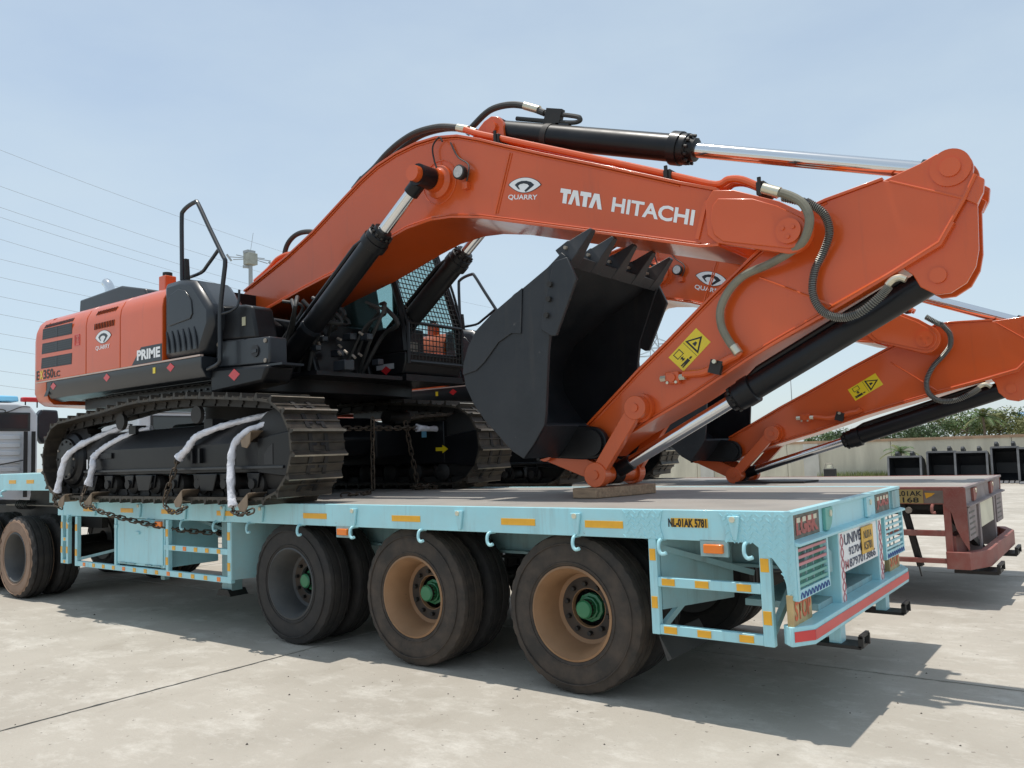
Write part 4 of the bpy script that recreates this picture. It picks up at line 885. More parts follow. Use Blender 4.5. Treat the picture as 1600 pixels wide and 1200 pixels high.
    MB().cyl((q.x,.845,q.y),(q.x,.842,q.y), .052, n=20).build('lamp_lens', mat('lamp_lens_glass', (.5,.48,.46), .15, coat=.5, var=.2, scale=40), lp)
    MB().tube(smoothpath([(*(lambda a: (a.x,.93,a.y))(tb((-3.19,4.40))),),(*(lambda a: (a.x,.93,a.y))(tb((-3.11,4.25))),),(*(lambda a: (a.x,.91,a.y))(tb((-2.98,4.15))),),(*(lambda a: (a.x,.89,a.y))(tb((-2.955,4.07))),),(*(lambda a: (a.x,.91,a.y))(tb((-3.0,3.99))),)],4), .007, 6).build('lamp_cable', RUBBER, lp)
    q2 = tb((-3.02,3.96)); MB().box(q2.x-.03,q2.x+.03,.90,.949,q2.y-.03,q2.y+.03).build('lamp_bracket', ORANGE, lp)
    # pipes and hoses on the boom
    pipe = [(-3.10,4.53),(-2.964,4.455),(-2.576,4.285),(-2.119,4.085),(-1.583,3.85),(-1.046,3.61),(-.76,3.485),(-.66,3.50),(-.56,3.475),(-.43,3.39),(-.35,3.345)]
    for yy in (1.03,1.14): MB().tube(smoothpath([(a.x,yy,a.y) for a in (tb(p) for p in pipe)],4), .028, 10).build('boom_pipe', ORANGE, boom)
    for p in ((-2.72,4.33),(-1.12,3.63),(-.42,3.38)):
        a = tb(p); MB().box(a.x-.03,a.x+.03,.985,1.18,a.y-.05,a.y+.045).build('pipe_clamp', DARKST, boom, bevel=.008); MB().box(a.x-.012,a.x+.012,.97,.985,a.y-.06,a.y+.07).build('clamp_bolt', DARKST, boom)
    for yy, dz in ((1.05,0),(1.16,.02)):
        MB().tube(smoothpath([(a.x,yy,a.y+dz) for a in (tb(p) for p in [(-4.50,4.38),(-4.3,4.46),(-4.12,4.56),(-3.92,4.635),(-3.70,4.67),(-3.42,4.645),(-3.18,4.57)])],5), .031, 10).build('boom_hose', RUBBER, boom)
        a, b = tb((-3.2,4.575)), tb((-3.08,4.525)); MB().cyl((a.x,yy,a.y+dz),(b.x,yy,b.y+dz*.3), .036, n=10).build('hose_fitting', BRASS, boom)
        a, b = tb((-4.47,4.395)), tb((-4.60,4.31)); MB().cyl((a.x,yy,a.y),(b.x,yy,b.y), .034, n=10).build('hose_fitting', RUBBER, boom)
        low = [(-6.25,3.62),(-6.0,3.72),(-5.86,3.80),(-5.70,3.83),(-5.55,3.83),(-5.35,3.92),(-5.0,4.08),(-4.6,4.28)] if yy < 1.1 else [(-6.2,3.56),(-5.7,3.76),(-5.1,4.0),(-4.62,4.26)]
        MB().tube(smoothpath([(a.x,yy,a.y) for a in (tb(p) for p in low)],4), .026, 8).build('boom_pipe', ORANGE, boom)
    MB().tube(smoothpath([(a.x,1.3,a.y) for a in (tb(p) for p in [(-6.04,3.72),(-6.05,3.90),(-6.0,4.03),(-5.88,4.11),(-5.72,4.13),(-5.52,4.09),(-5.45,4.0)])],5), .028, 10).build('boom_hose', RUBBER, boom)
    MB().tube(smoothpath([(a.x,.90,a.y) for a in (tb(p) for p in [(-3.30,4.12),(-3.36,4.25),(-3.38,4.40),(-3.30,4.47),(-3.26,4.42)])],5), .008, 6).build('grease_line', DARKST, boom)
    # arm cylinder bracket and boom cylinder boss
    ear = [(-3.16,4.44),(-3.06,4.53),(-2.965,4.60),(-2.88,4.625),(-2.80,4.60),(-2.755,4.54),(-2.745,4.40),(-2.75,4.30)]
    for ya, yb in ((1.14,1.19),(1.45,1.50)): MB().prism(T(tb, ear), ya, yb).build('cylinder_bracket', ORANGE, boom, bevel=.006)
    a = tb((-2.87,4.51)); MB().cyl((a.x,1.11,a.y),(a.x,1.53,a.y), .055, n=20).build('pin', ORANGE, boom)
    bp = tb((-3.35,4.075))
    for s_ in (-1, 1):
        yb = .95 if s_ < 0 else 1.69
        MB().lathe((bp.x,yb,bp.y),(bp.x,yb+s_,bp.y), [(0,.155),(.03,.15),(.06,.11),(.12,.105)], 28).build('pin_boss', ORANGE, boom)
    # ---- cylinders
    def cylinder(name, a, b, y, rb, rrod, frac, head=.16, gland=None):
        A = Vector((a[0], y, a[1])); B = Vector((b[0], y, b[1])); d = (B-A).normalized(); Lb = (B-A).length*frac
        m = MB(); m.cyl(A-d*.0, A+d*Lb, rb, n=28); cyl_ = m.build(name, BLACK, r)
        g_ = MB(); g_.lathe(A+d*(Lb-head), A+d*(Lb+1), [(0,rb*1.02),(.01,rb*1.22),(head*.55,rb*1.22),(head*.56,rb*1.12),(head*.9,rb*1.12),(head,rb*.9),(head+.05,rb*.82),(head+.055,rrod*1.05)], 28); g_.build('gland', BLACK, cyl_)
        for k in range(12):
            q = 2*math.pi*k/12; _, dd, u, w, _ = g_.frame(A, B); c_ = A+d*(Lb+.0)+(u*math.cos(q)+w*math.sin(q))*rb*1.0
            MB().cyl(c_, c_+d*.022, .013, n=6).build('gland_bolt', DARKST, cyl_)
        MB().cyl(A+d*(Lb-.02), B, rrod, n=24).build('rod', CHROME, cyl_)
        MB().cyl(B-d*.20, B-d*.02, rrod*1.25, n=24).build('rod_end', BLACK, cyl_)
        MB().cyl((b[0],y-.072,b[1]),(b[0],y+.072,b[1]), rrod*1.7, n=24).build('rod_eye', BLACK, cyl_); MB().cyl((a[0],y-.068,a[1]),(a[0],y+.068,a[1]), rb*1.05, n=24).build('base_eye', BLACK, cyl_)
        return cyl_, A, d, Lb
    for y in (.735, 1.905):
        c_, A, d, Lb = cylinder('boom_cylinder', (-5.37,2.56), bp, y, .106, .056, .725)
        s_ = -1 if y < C else 1
        MB().cyl((bp.x,y+s_*.085,bp.y),(bp.x,y+s_*.15,bp.y), .072, n=24).build('pin_cap', ORANGE, c_)
        MB().cyl((bp.x,y-.085,bp.y),(bp.x,y+.085,bp.y), .098, n=24).build('rod_eye', BLACK, c_)
        MB().tube([A+d*.25+Vector((-.085,-.02,.115)), A+d*(Lb-.3)+Vector((-.085,-.02,.115)), A+d*(Lb-.16)+Vector((-.07,0,.09))], .026, 8).build('cylinder_pipe', BLACK, c_)
        MB().lathe(A+d*.55, A+d*2, [(0,.111),(.05,.111)], 24).build('pipe_band', BLACKG, c_)
    ac, A, d, Lb = cylinder('arm_cylinder', tb((-2.87,4.51)), ta((.757,3.241)), AC-.045, .108, .057, .505)
    up_ = d.cross(Vector((0,1,0))); up_ = up_ if up_.z > 0 else -up_
    MB().tube(smoothpath([A+d*.14+up_*.135, A+d*.5+up_*.132, A+d*.74+up_*.135, A+d*.82+up_*.150, A+d*.83+up_*.175, A+d*.76+up_*.192, A+d*.4+up_*.205],5), .020, 8).build('cylinder_hose', RUBBER, ac)
    MB().tube(smoothpath([A+d*.44+up_*.2, A+d*.2+up_*.25, A+d*.0+up_*.25, A-d*.2+up_*.19, A-d*.35+up_*.05, A-d*.42-up_*.04],5), .030, 10).build('cylinder_hose', RUBBER, ac)
    MB().cyl(A+d*.20+up_*.252, A+d*.37+up_*.225, .036, n=12).build('hose_fitting', BRASS, ac)
    MB().bar(A+d*.55+up_*.09, A+d*.55+up_*.24, .05, .17).build('hose_clamp', DARKST, ac); MB().lathe(A+d*.52, A+d*2, [(0,.114),(.06,.114)], 24).build('pipe_band', DARKST, ac)
    MB().bar(A+d*.60+up_*.108, A+d*.74+up_*.108, .05, .022).build('hose_block', BLACKG, ac)
    # ---- arm
    low_edge = [(.009,2.472),(-.075,2.436),(-.38,2.298),(-.589,2.199),(-1.049,1.955),(-1.356,1.813),(-1.535,1.725),(-1.667,1.650),(-1.80,1.555)]
    up_edge = [(-1.905,1.79),(-1.428,2.186),(-1.178,2.375),(-.824,2.657),(-.501,2.896),(-.20,3.10),(-.118,3.155),(.014,3.19),(.373,3.25),(.41,3.237)]
    body_a = up_edge+[(.812,3.038),(.665,2.789)]+low_edge+arc(-1.862,1.653,.115,-60,-230,8)
    arm = MB().prism(T(ta, body_a), A0, A1).build('arm', ORANGE, r, origin=(pin.x, AC, pin.y), bevel=.004)
    offset_strip(MB(), T(ta, up_edge[:-1]), .02, A0-.015, A1+.015).build('top_flange', ORANGE, arm, bevel=.003)
    offset_strip(MB(), T(ta, [(.74,2.91),(.665,2.789)]+low_edge), .02, A0-.015, A1+.015).build('bottom_flange', ORANGE, arm, bevel=.003)
    earp = [(.28,3.235),(.373,3.25),(.593,3.309),(.683,3.346)]+arc(.757,3.225,.122,80,-20,8)+[(.93,3.133),(.918,3.054),(.88,2.988),(.812,3.038),(.41,3.237)]
    lug = [(.85,3.10),(.91,3.05),(.88,2.985),(.868,2.72),(.845,2.62),(.79,2.53),(.70,2.48),(.62,2.48),(.535,2.54),(.50,2.62),(.44,2.678),(.665,2.789)]
    for ya, yb, la, lb in ((A0,A0+.045,A0+.03,A0+.06),(A0+.245,A0+.29,A0+.215,A0+.245)):
        MB().prism(T(ta, earp), ya+.0015, yb).build('cylinder_ear', ORANGE, arm, bevel=.005); MB().prism(T(ta, lug), la, lb).build('cylinder_lug', ORANGE, arm, bevel=.005)
    MB().prism(T(ta, [(.80,3.03),(.86,2.985),(.80,2.80),(.70,2.80)]), A0+.06, A0+.21).build('lug_web', ORANGE, arm)
    bead(arm, [(.885,3.17),(.813,3.03),(.665,2.795),(.36,2.64),(.009,2.485)], A0-.002, .014, ta); bead(arm, [(p[0], p[1]+.014) for p in low_edge[:-1]], A0-.004, .007, ta); bead(arm, [(p[0]+.006, p[1]-.012) for p in up_edge[:-2]], A0-.004, .007, ta); bead(arm, [(.41,3.237),(.82,3.035)], A0-.002, .008, ta); bead(arm, [(-.464,2.75),(.01,2.492)], A0-.002, .009, ta)
    a = ta((.757,3.241)); MB().cyl((a.x,A0-.025,a.y),(a.x,A0+.315,a.y), .06, n=24).build('pin', ORANGE, arm); MB().cyl((a.x,A0-.012,a.y),(a.x,A0+.002,a.y), .118, n=32).build('pin_boss', ORANGE, arm)
    a = ta((.64,2.597)); MB().cyl((a.x,A0+.012,a.y),(a.x,A0+.265,a.y), .05, n=24).build('pin', ORANGE, arm)
    def decal(par, P, y, fn=ta):
        p0, p1, p2, p3 = [fn(q) for q in P]      # top-left, top-right, bottom-right, bottom-left round the sticker
        o = MB().prism([tuple(p0), tuple(p1), tuple(p2), tuple(p3)], y-.002, y-.0005).build('warning_sticker', YPRINT, par, smooth=0)
        def at2(u, v): return p3.lerp(p2, u).lerp(p0.lerp(p1, u), v)
        def pl(pts, nm, mt, lift=.004):
            MB().add([(lambda q: (q.x, y-lift, q.y))(at2(*p)) for p in pts], [tuple(range(len(pts)))]).build(nm, mt, o, smooth=0)
        pl([(.06,.58),(.94,.58),(.50,.96)], 'sticker_triangle', BLACKP); pl([(.19,.625),(.81,.625),(.50,.88)], 'sticker_triangle_face', YPRINT, .005)
        pl([(.40,.66),(.60,.66),(.55,.76),(.45,.76)], 'sticker_glyph', BLACKG, .006)
        pl([(.04,.515),(.96,.515),(.96,.525),(.04,.525)], 'sticker_rule', BLACKG)
        for s in ([(.10,.32),(.42,.32),(.42,.34),(.10,.34)],[(.10,.12),(.42,.12),(.42,.14),(.10,.14)],[(.10,.12),(.13,.12),(.13,.34),(.10,.34)],[(.39,.12),(.42,.12),(.42,.34),(.39,.34)]): pl(s, 'sticker_glyph', BLACKG)
        pl([(.46,.22),(.52,.29),(.52,.245),(.60,.245),(.60,.29),(.66,.22),(.60,.15),(.60,.195),(.52,.195),(.52,.15)], 'sticker_arrow', BLACKP)
        pl([(.72,.06),(.78,.06),(.80,.20),(.82,.06),(.88,.06),(.88,.32),(.72,.32)], 'sticker_figure', BLACKP); pl([(.76,.34),(.84,.34),(.84,.42),(.76,.42)], 'sticker_figure', BLACKP)
    if near: decal(arm, [(-.954,2.456),(-.848,2.342),(-1.072,2.149),(-1.185,2.262)], A0-.0005)
    else: decal(arm, [(-.58,2.63),(-.48,2.52),(-.70,2.33),(-.80,2.44)], A0-.0005)
    # hoses on the arm
    if near or True:
        h1 = [(-.294,3.302),(-.172,3.236),(-.097,3.163),(-.066,3.054),(-.111,2.93),(-.2,2.868),(-.355,2.807),(-.527,2.76),(-.643,2.67),(-.711,2.553),(-.713,2.432),(-.664,2.318),(-.617,2.251)]
        h2 = [(-.25,3.26),(-.12,3.20),(-.082,3.184),(.012,3.092),(.041,2.966),(-.004,2.842),(-.069,2.725),(-.091,2.579),(-.041,2.457),(.064,2.397),(.187,2.411),(.312,2.492),(.376,2.556)]
        mixp = lambda p: (ta(p) if near else (ta(p)*.75+tb(p)*.25))
        if near:
            def lay(P, ya, yb, base):
                out = []
                for i_, p in enumerate(P):
                    y_ = ya+(yb-ya)*min(1, max(0, (i_-3)/4)); a_ = ta_raw(ks(p, (y_+4.567)/(base+4.567))); out.append((a_.x, y_, a_.y))
                return out
            MB().tube(smoothpath(lay(h1, .87, 1.05, .88),6), .030, 10).build('arm_hose', HOSEG, arm)
            for p, q_, y_ in (((-.36,3.335),(-.25,3.28),.87),((-.635,2.28),(-.60,2.225),1.05)):
                k_ = (y_+4.567)/5.447; a, b = ta_raw(ks(p,k_)), ta_raw(ks(q_,k_)); MB().cyl((a.x,y_,a.y),(b.x,y_,b.y), .036, n=12).build('hose_fitting', BRASS, arm)
        P2 = []
        for i_, p in enumerate(h2):
            y_ = .89+.17*min(1, max(0, (i_-1)/4)); a_ = ta_raw(ks(p, (y_+4.567)/5.497)); P2.append((a_.x, y_, a_.y))
        P2 = smoothpath(P2, 8)
        hs = MB().tube(P2, .024, 8).build('arm_hose', RUBBER, arm)
        sp = []
        n_ = len(P2); turns = 120; N_ = turns*8
        for i in range(N_+1):
            f_ = i/N_*(n_-1.001); k = int(f_); p = P2[k].lerp(P2[k+1], f_-k); t_ = (P2[k+1]-P2[k]).normalized(); u_ = Vector((0,1,0)); w_ = t_.cross(u_).normalized(); q_ = 2*math.pi*i/8
            sp.append(p+(u_*math.cos(q_)+w_*math.sin(q_))*.0265)
        MB().tube(sp, .0042, 4).build('hose_spring', SPRINGM, arm)
        MB().tube(smoothpath([(a.x,1.07,a.y) for a in (th(p) for p in [(.376,2.556),(.41,2.585),(.45,2.592),(.485,2.575)])],5), .022, 10).build('hose_elbow', BRASS, arm)
        pp = [(-.600,2.245),(-.63,2.215),(-.68,2.20),(-.778,2.158),(-.872,2.122),(-.95,2.118),(-1.03,2.12)]
        MB().tube(smoothpath([(a.x,1.085,a.y) for a in (th(p) for p in pp)],4), .028, 10).build('arm_pipe', ORANGE, arm)
        a = ta((-.80,2.15)); MB().bar((a.x-.01,1.07,a.y-.045),(a.x+.02,1.07,a.y+.05), .04, .09).build('pipe_clamp', DARKST, arm); bolt(arm, (a.x+.012,1.04,a.y+.04), (0,-1,0), .016, .02, BRASS)
        b0 = ta((-1.14,2.105)); MB().box(b0.x-.055,b0.x+.055,.93+.14,.999+.13,b0.y-.045,b0.y+.045).build('stop_valve', ORANGE, arm, bevel=.006); MB().cyl((b0.x,1.07,b0.y),(b0.x,1.055,b0.y), .032, n=16).build('valve_cap', ORANGE, arm)
        for dx, dz in ((-.035,-.035),(.035,-.035)): bolt(arm, (b0.x+dx,1.07,b0.y+dz), (0,-1,0), .011, .012, BRASS)
        for s_ in (-1,1): MB().cyl((b0.x+s_*.055,1.09,b0.y),(b0.x+s_*.10,1.09,b0.y), .024, n=6).build('hose_fitting', BRASS, arm)
    # ---- bucket linkage
    LB, LE = ta_raw((-1.492,1.908)), tk((-1.863,1.403)) if near else tk((-1.87,1.36))
    for s_, ya, yb in ((-1,1.0,1.075),(1,1.565,1.64)):
        d2 = (LE-LB).normalized(); n2 = Vector((-d2.y, d2.x)); a0 = math.degrees(math.atan2(n2.y, n2.x))
        poly = arc(LB.x, LB.y, .088, a0, a0-180, 10)[::-1]+arc(LE.x, LE.y, .098, a0, a0+180, 10)
        kk = [LB+d2*.16-n2*.052, LE-d2*.17-n2*.06, LE-d2*.17+n2*.06, LB+d2*.16+n2*.052]
        lk = MB()
        lk.cyl((LB.x,ya,LB.y),(LB.x,yb,LB.y), .092, n=28); lk.cyl((LE.x,ya-.01,LE.y),(LE.x,yb+.01,LE.y), .098, n=28)
        lk.prism([tuple(LB-n2*.06),tuple(LB+n2*.06),tuple(LE+n2*.055),tuple(LE-n2*.055)], ya+.006, yb-.006)
        lo = lk.build('bucket_link', ORANGE, r, bevel=.004)
        MB().cyl((LB.x,ya-.012 if s_ < 0 else yb,LB.y),(LB.x,ya if s_ < 0 else yb+.012,LB.y), .032, n=20).build('pin', ORANGE, lo); MB().cyl((LE.x,ya-.022 if s_ < 0 else yb,LE.y),(LE.x,ya-.01 if s_ < 0 else yb+.022,LE.y), .036, n=20).build('pin', ORANGE, lo)
    MB().cyl((LB.x,1.075,LB.y),(LB.x,A0-.001,LB.y), .112, n=32).build('pin_boss', ORANGE, arm)
    PB = tk((-2.36,1.59))
    hl = MB(); hl.cyl((LE.x,1.075,LE.y),(LE.x,1.565,LE.y), .075, n=28)
    for ya, yb in ((1.08,1.17),(1.47,1.56)):
        d2 = (PB-LE).normalized(); n2 = Vector((-d2.y, d2.x)); hl.prism([tuple(LE-n2*.07),tuple(LE+n2*.07),tuple(PB+n2*.075),tuple(PB-n2*.075)], ya, yb)
    hl.cyl((PB.x,1.03,PB.y),(PB.x,1.61,PB.y), .075, n=24); hl.build('bucket_push_link', ORANGE, r, bevel=.004)
    bc, A, d, Lb = cylinder('bucket_cylinder', ta((.60,2.60)), LE, AC-.05, .09, .05, .56)
    MB().tube([A+d*.2+Vector((0,-.02,.115)), A+d*(Lb-.2)+Vector((0,-.02,.115)), A+d*(Lb-.1)+Vector((0,0,.09))], .022, 8).build('cylinder_pipe', BLACK, bc)
    # ---- bucket
    yn, yf = .55, 1.995
    shell = [(-1.755,3.045),(-1.801,3.085),(-1.934,2.992),(-2.17,2.869),(-2.474,2.707),(-2.644,2.590),(-2.735,2.463),(-2.785,2.34),(-2.799,2.25),(-2.783,2.148),(-2.702,1.996),(-2.60,1.87),(-2.331,1.611),(-2.223,1.55),(-2.12,1.66),(-2.02,1.795)]
    prof = shell+[(-2.004,1.881),(-1.959,2.348),(-1.927,2.539),(-1.73,3.0)]
    bk = offset_strip(MB(), T(tk, shell), .035, yn+.002, yf-.002, 1).build('bucket', BUCKETM, r, bevel=.004, smooth=45)
    for ya, yb in ((yn,yn+.035),(yf-.035,yf)): MB().prism(T(tk, prof), ya, yb).build('side_plate', BUCKETM, bk, bevel=.005)
    seam = [(-2.17,2.862),(-2.20,2.516),(-2.29,2.527),(-2.42,2.47),(-2.569,2.326),(-2.657,2.267),(-2.79,2.241)]
    wear = [tuple(tk(p)) for p in shell[3:9]+seam[::-1][0:6]+[(-2.20,2.516)]]
    MB().prism(wear, yn-.012, yn-.0005).build('wear_plate', BUCKETM, bk, bevel=.004)
    for ya, yb in ((yn-.03,yn-.0005),(yf+.0005,yf+.03)):
        ct = MB().prism(T(tk, [(-1.86,3.02),(-1.735,3.035),(-1.66,2.86),(-1.86,2.46),(-1.90,2.46),(-2.0,2.52),(-1.98,2.62)]), ya, yb).build('side_cutter', BUCKETM, bk, bevel=.006)
        for p in ((-1.89,2.85),(-1.905,2.74),(-1.93,2.62)):
            a = tk(p); s_ = -1 if ya < 1 else 1; bolt(ct, (a.x, ya if s_ < 0 else yb, a.y), (0,s_,0), .022, .024, DARKST)
    lip = [tuple(tk(p)) for p in [(-1.86,3.02),(-1.80,3.10),(-1.70,3.045),(-1.76,2.975)]]; MB().prism(lip, yn+.036, yf-.036).build('lip_plate', BUCKETM, bk)
    for k in range(5):
        y = yn+.075+k*(yf-yn-.15)/4
        o_, dv, nv = tk((-1.795,3.055)), Vector((.80,.60)).normalized(), Vector((-.60,.80)).normalized()
        def sec_(t, hh, ww): c_ = o_+dv*t; return [(c_+nv*hh), (c_-nv*hh)], ww
        m = MB(); st_ = [(-.02,.088,.066),(.10,.068,.060),(.11,.060,.054),(.29,.013,.029)]; vs = []
        for t_, hh, ww in st_:
            c_ = o_+dv*t_; a, b = c_+nv*hh, c_-nv*hh; vs += [(a.x,y-ww,a.y),(a.x,y+ww,a.y),(b.x,y+ww,b.y),(b.x,y-ww,b.y)]
        fs_ = [(0,1,2,3),(12,15,14,13)]
        for j in range(3): fs_ += [(j*4+i, j*4+(i+1) % 4, j*4+4+(i+1) % 4, j*4+4+i) for i in range(4)]
        m.add(vs, fs_); to = m.build('bucket_tooth', BUCKETM, bk, bevel=.005)
        a = o_+dv*.06+nv*.03; MB().cyl((a.x,y-.083,a.y),(a.x,y+.083,a.y), .014, n=8).build('tooth_pin', STEEL, to)
    earb = [(-2.46,1.60),(-2.33,1.795),(-2.05,1.80)]+arc(-1.90,1.653,.13,90,-100,10)+[(-2.0,1.525),(-2.30,1.545),(-2.44,1.52)]
    for ya, yb in ((1.03,1.09),(1.55,1.61)): MB().prism(T(tk, earb), ya, yb).build('bucket_ear', BLACK, bk, bevel=.008)
    a = tk((-1.90,1.653)); MB().cyl((a.x,1.0,a.y),(a.x,1.64,a.y), .105, n=28).build('hinge_boss', BLACK, bk)
    return r
excavator()
OFF[:] = [.06, 4.12, -.10]
excavator(True)
OFF[:] = [0, 0, 0]
# ---------------------------------------------------------------- tractor units
def clay_tyre():
    me = WM['lug'].copy(); me.materials.clear(); me.materials.append(TYRE); me.materials.append(TYRECLAY)
    for p in me.polygons:
        c = p.center; rr = math.hypot(c.x, c.z)
        if rr < .462 and abs(c.y) > .10: p.material_index = 1
    return me
WM['claytyre'] = clay_tyre()
def tractor(label, cy, xr, near=True):
    """drive axles under the gooseneck; cab rear wall at xr; cy = centre line"""
    t = thing('tractor_truck', label, 'truck', (xr+1.5, cy, 0), 'tractor units pulling the trailers')
    for y in (cy-.42, cy+.42): MB().box(xr-2.2, -9.0, y-.04, y+.04, .82, 1.08).build('chassis_rail', DARKST, t)
    for x in (-9.73, -11.08, xr-1.2):
        MB().cyl((x,cy-.9,.505),(x,cy+.9,.505), .09, n=14).build('axle', DARKST, t)
        for s_ in (-1, 1):
            wheel(t, x, cy+s_*1.05, .505, s_, 'rimg', 'claytyre', hub=False)
            if x > xr: wheel(t, x, cy+s_*.72, .505, s_, 'rimg', 'lug', hub=False)
    MB().prism([(-11.0,1.08),(-9.3,1.08),(-9.45,1.30),(-10.9,1.30)], cy-.5, cy+.5).build('fifth_wheel', DARKST, t)
    for x in (-9.73,-11.08):
        for s_ in (-1,1):
            sp = [(x-.09+.09*math.cos(q*.7)*0+q*.008, cy+s_*.55+.06*math.cos(q*.8), 1.10+.06*math.sin(q*.8)) for q in range(50)]
            MB().tube(sp, .011, 5).build('coiled_air_line', RUBBER, t)
    MB().box(-11.6,-8.95,cy-.55,cy+.55,1.085,1.10).build('catwalk_plate', STEEL, t)
    y0, y1 = cy-1.2, cy+1.03
    cab = MB().prismx([(y0,1.02),(y0,2.55),(y0+.12,2.72),(y0+.35,2.77),(y1-.35,2.77),(y1-.12,2.72),(y1,2.55),(y1,1.02)], xr-2.0, xr).build('cab', CABW, t, bevel=.04)
    wn = MB().box(xr+.001, xr+.018, y0+.25, y1-.14, 2.27, 2.60).build('rear_window_frame', RUBBER, cab, bevel=.05)
    MB().box(xr+.0185, xr+.024, y0+.30, y1-.19, 2.315, 2.565).build('rear_window', DGLASS, wn)
    for k in range(6): MB().box(xr+.0, xr+.022, y0+.15, y1-.30, 1.42+k*.14, 1.50+k*.14).build('pressed_rib', CABW, cab, bevel=.012)
    for y in (y1-.25, y1-.12): MB().bar((xr+.10,y,1.10),(xr+.10,y,2.26), .05, .05).build('headboard_post', DARKST, t)
    for a, b in (((xr+.12,y1-.3,1.75),(xr+.12,y0+.3,1.45)),((xr+.12,y0+.3,1.75),(xr+.12,y1-.3,1.45))): MB().tube([a,b], .012, 6).build('cross_stay', DARKST, t)
    MB().prism([(xr-1.9,2.77),(xr-.06,2.80),(xr-.10,2.90),(xr-1.2,3.0),(xr-1.9,2.85)], y0+.2, y1-.30).build('roof_visor', BLUEP, t, bevel=.02)
    bl = MB().box(xr-.16,xr-.05,y1-.25,y1+.10,2.80,2.885).build('beacon_bar', REDREF, t, bevel=.02)
    for y in (y1-.18,y1+.02): MB().cyl((xr-.10,y,2.70),(xr-.10,y,2.80), .012, n=6).build('beacon_leg', DARKST, bl)
    MB().prismx([(y1+.02,2.55),(y1+.10,2.67),(y1+.38,2.66),(y1+.42,2.35),(y1+.30,2.10),(y1+.12,2.03),(y1+.02,2.2)], xr-.25, xr-.08).build('air_intake', BLACKG, t, bevel=.03)
    MB().tube([(xr-.12,y1+.1,2.4),(xr-.12,y1-.02,2.4)], .04, 8).build('intake_duct', DARKST, t)
    MB().tube(smoothpath([(xr+.02,y0+.2,2.66),(xr+.03,y1-.7,2.655),(xr+.03,y1-.55,2.60),(xr+.03,y1-.3,2.70),(xr+.02,y1-.15,2.70)],5), .010, 6).build('cab_cable', RUBBER, t)
    MB().prism([(xr-2.05,1.35),(xr-2.0,1.0),(xr-.1,1.0),(xr-.1,.55),(xr-2.1,.55)], y0+.05, y1-.05).build('cab_base', BLACKG, t)
    return t
tractor('white tractor truck with blue visor and clay covered wheels pulling the mint trailer', 1.17, -14.3)
OFF[:] = [0, 0, 0]
tractor('white tractor truck farther back in front of the red trailer', 5.45, -14.6, False)
# ---------------------------------------------------------------- lashing chains, sleeves, protectors
def link_mesh():
    P = []; L, R = .030, .021
    for k in range(9): a = -math.pi/2+math.pi*k/8; P.append((L+R*math.cos(a), 0, R*math.sin(a)))
    for k in range(9): a = math.pi/2+math.pi*k/8; P.append((-L+R*math.cos(a), 0, R*math.sin(a)))
    return MB().tube(P, .0078, 6, closed=True).mesh('chain_link', (0,0,0), CHAINM, 60)
LINK = link_mesh()
def chain(label, paths, sleeve=None, smooth=True):
    p0 = paths[0][0] if paths else sleeve[0]
    t = thing('lashing_chain', label, 'chain', p0, 'lashing chains')
    for path in paths:
        P = smoothpath(path, 8) if smooth else [Vector(p) for p in path]
        s = 0.; k = 0; step = .072; i = 0; need = 0.
        while i < len(P)-1:
            a, b = P[i], P[i+1]; d = (b-a).length
            while need <= d and d > 1e-6:
                c = a.lerp(b, need/d); dr = (b-a).normalized()
                o = link('chain_link', LINK, c, t); q = dr.to_track_quat('X', 'Z'); o.rotation_mode = 'QUATERNION'
                from mathutils import Quaternion
                o.rotation_quaternion = q @ Quaternion((1,0,0), (k % 2)*math.pi/2+random.uniform(-.25,.25)); k += 1; need += step
            need -= d; i += 1
    if sleeve:
        P = smoothpath(sleeve, 7); n = len(P); rr = random.Random(len(label))
        sm = MB().tube(P, [.035-.009*i/n+.003*math.sin(i*.9+rr.random())+(.008-.003*i if i < 3 else 0) for i in range(n)], 12); sm.v = [(x_+rr.gauss(0,.0035), y_+rr.gauss(0,.0035), z_+rr.gauss(0,.0035)) for x_, y_, z_ in sm.v]
        sm.build('protective_sleeve', SLEEVE, t, smooth=70)
    return t
yS = -.14
chain('tie-down chain in a white sleeve over the sprocket end of the near track', [[(-8.147,-.20,1.33),(-8.13,-.25,1.27),(-8.06,-.27,1.20),(-7.95,-.27,1.17)]],
      [(-8.10,-.24,1.332),(-8.04,-.23,1.533),(-7.97,-.21,1.711),(-7.84,-.14,1.83),(-7.66,-.01,1.93),(-7.45,.06,1.99),(-7.2,.12,2.03)])
chain('tie-down chain with white sleeve and a loose tail draped along the trailer side', [[(-7.52,-.2,1.40),(-7.50,-.25,1.30),(-7.42,-.28,1.20),(-7.25,-.275,1.175),(-7.05,-.24,1.12),(-6.80,-.16,1.06),(-6.45,-.02,.985),(-6.1,.12,.93),(-5.8,.3,.90)]],
      [(-7.518,-.18,1.409),(-7.45,-.17,1.594),(-7.466,-.15,1.70),(-7.369,-.10,1.79),(-7.179,-.03,1.885),(-6.95,.04,1.95),(-6.75,.10,1.99)])
chain('tie-down chain with short white sleeve at the middle of the near track', [[(-5.78,-.18,1.65),(-5.80,-.22,1.50),(-5.84,-.25,1.36),(-5.86,-.27,1.24),(-5.76,-.275,1.165),(-5.62,-.275,1.16),(-5.5,-.27,1.20)]],
      [(-5.779,-.17,1.659),(-5.66,-.15,1.747),(-5.55,-.12,1.853),(-5.32,-.04,1.93),(-5.018,.05,1.985),(-4.75,.10,2.02)])
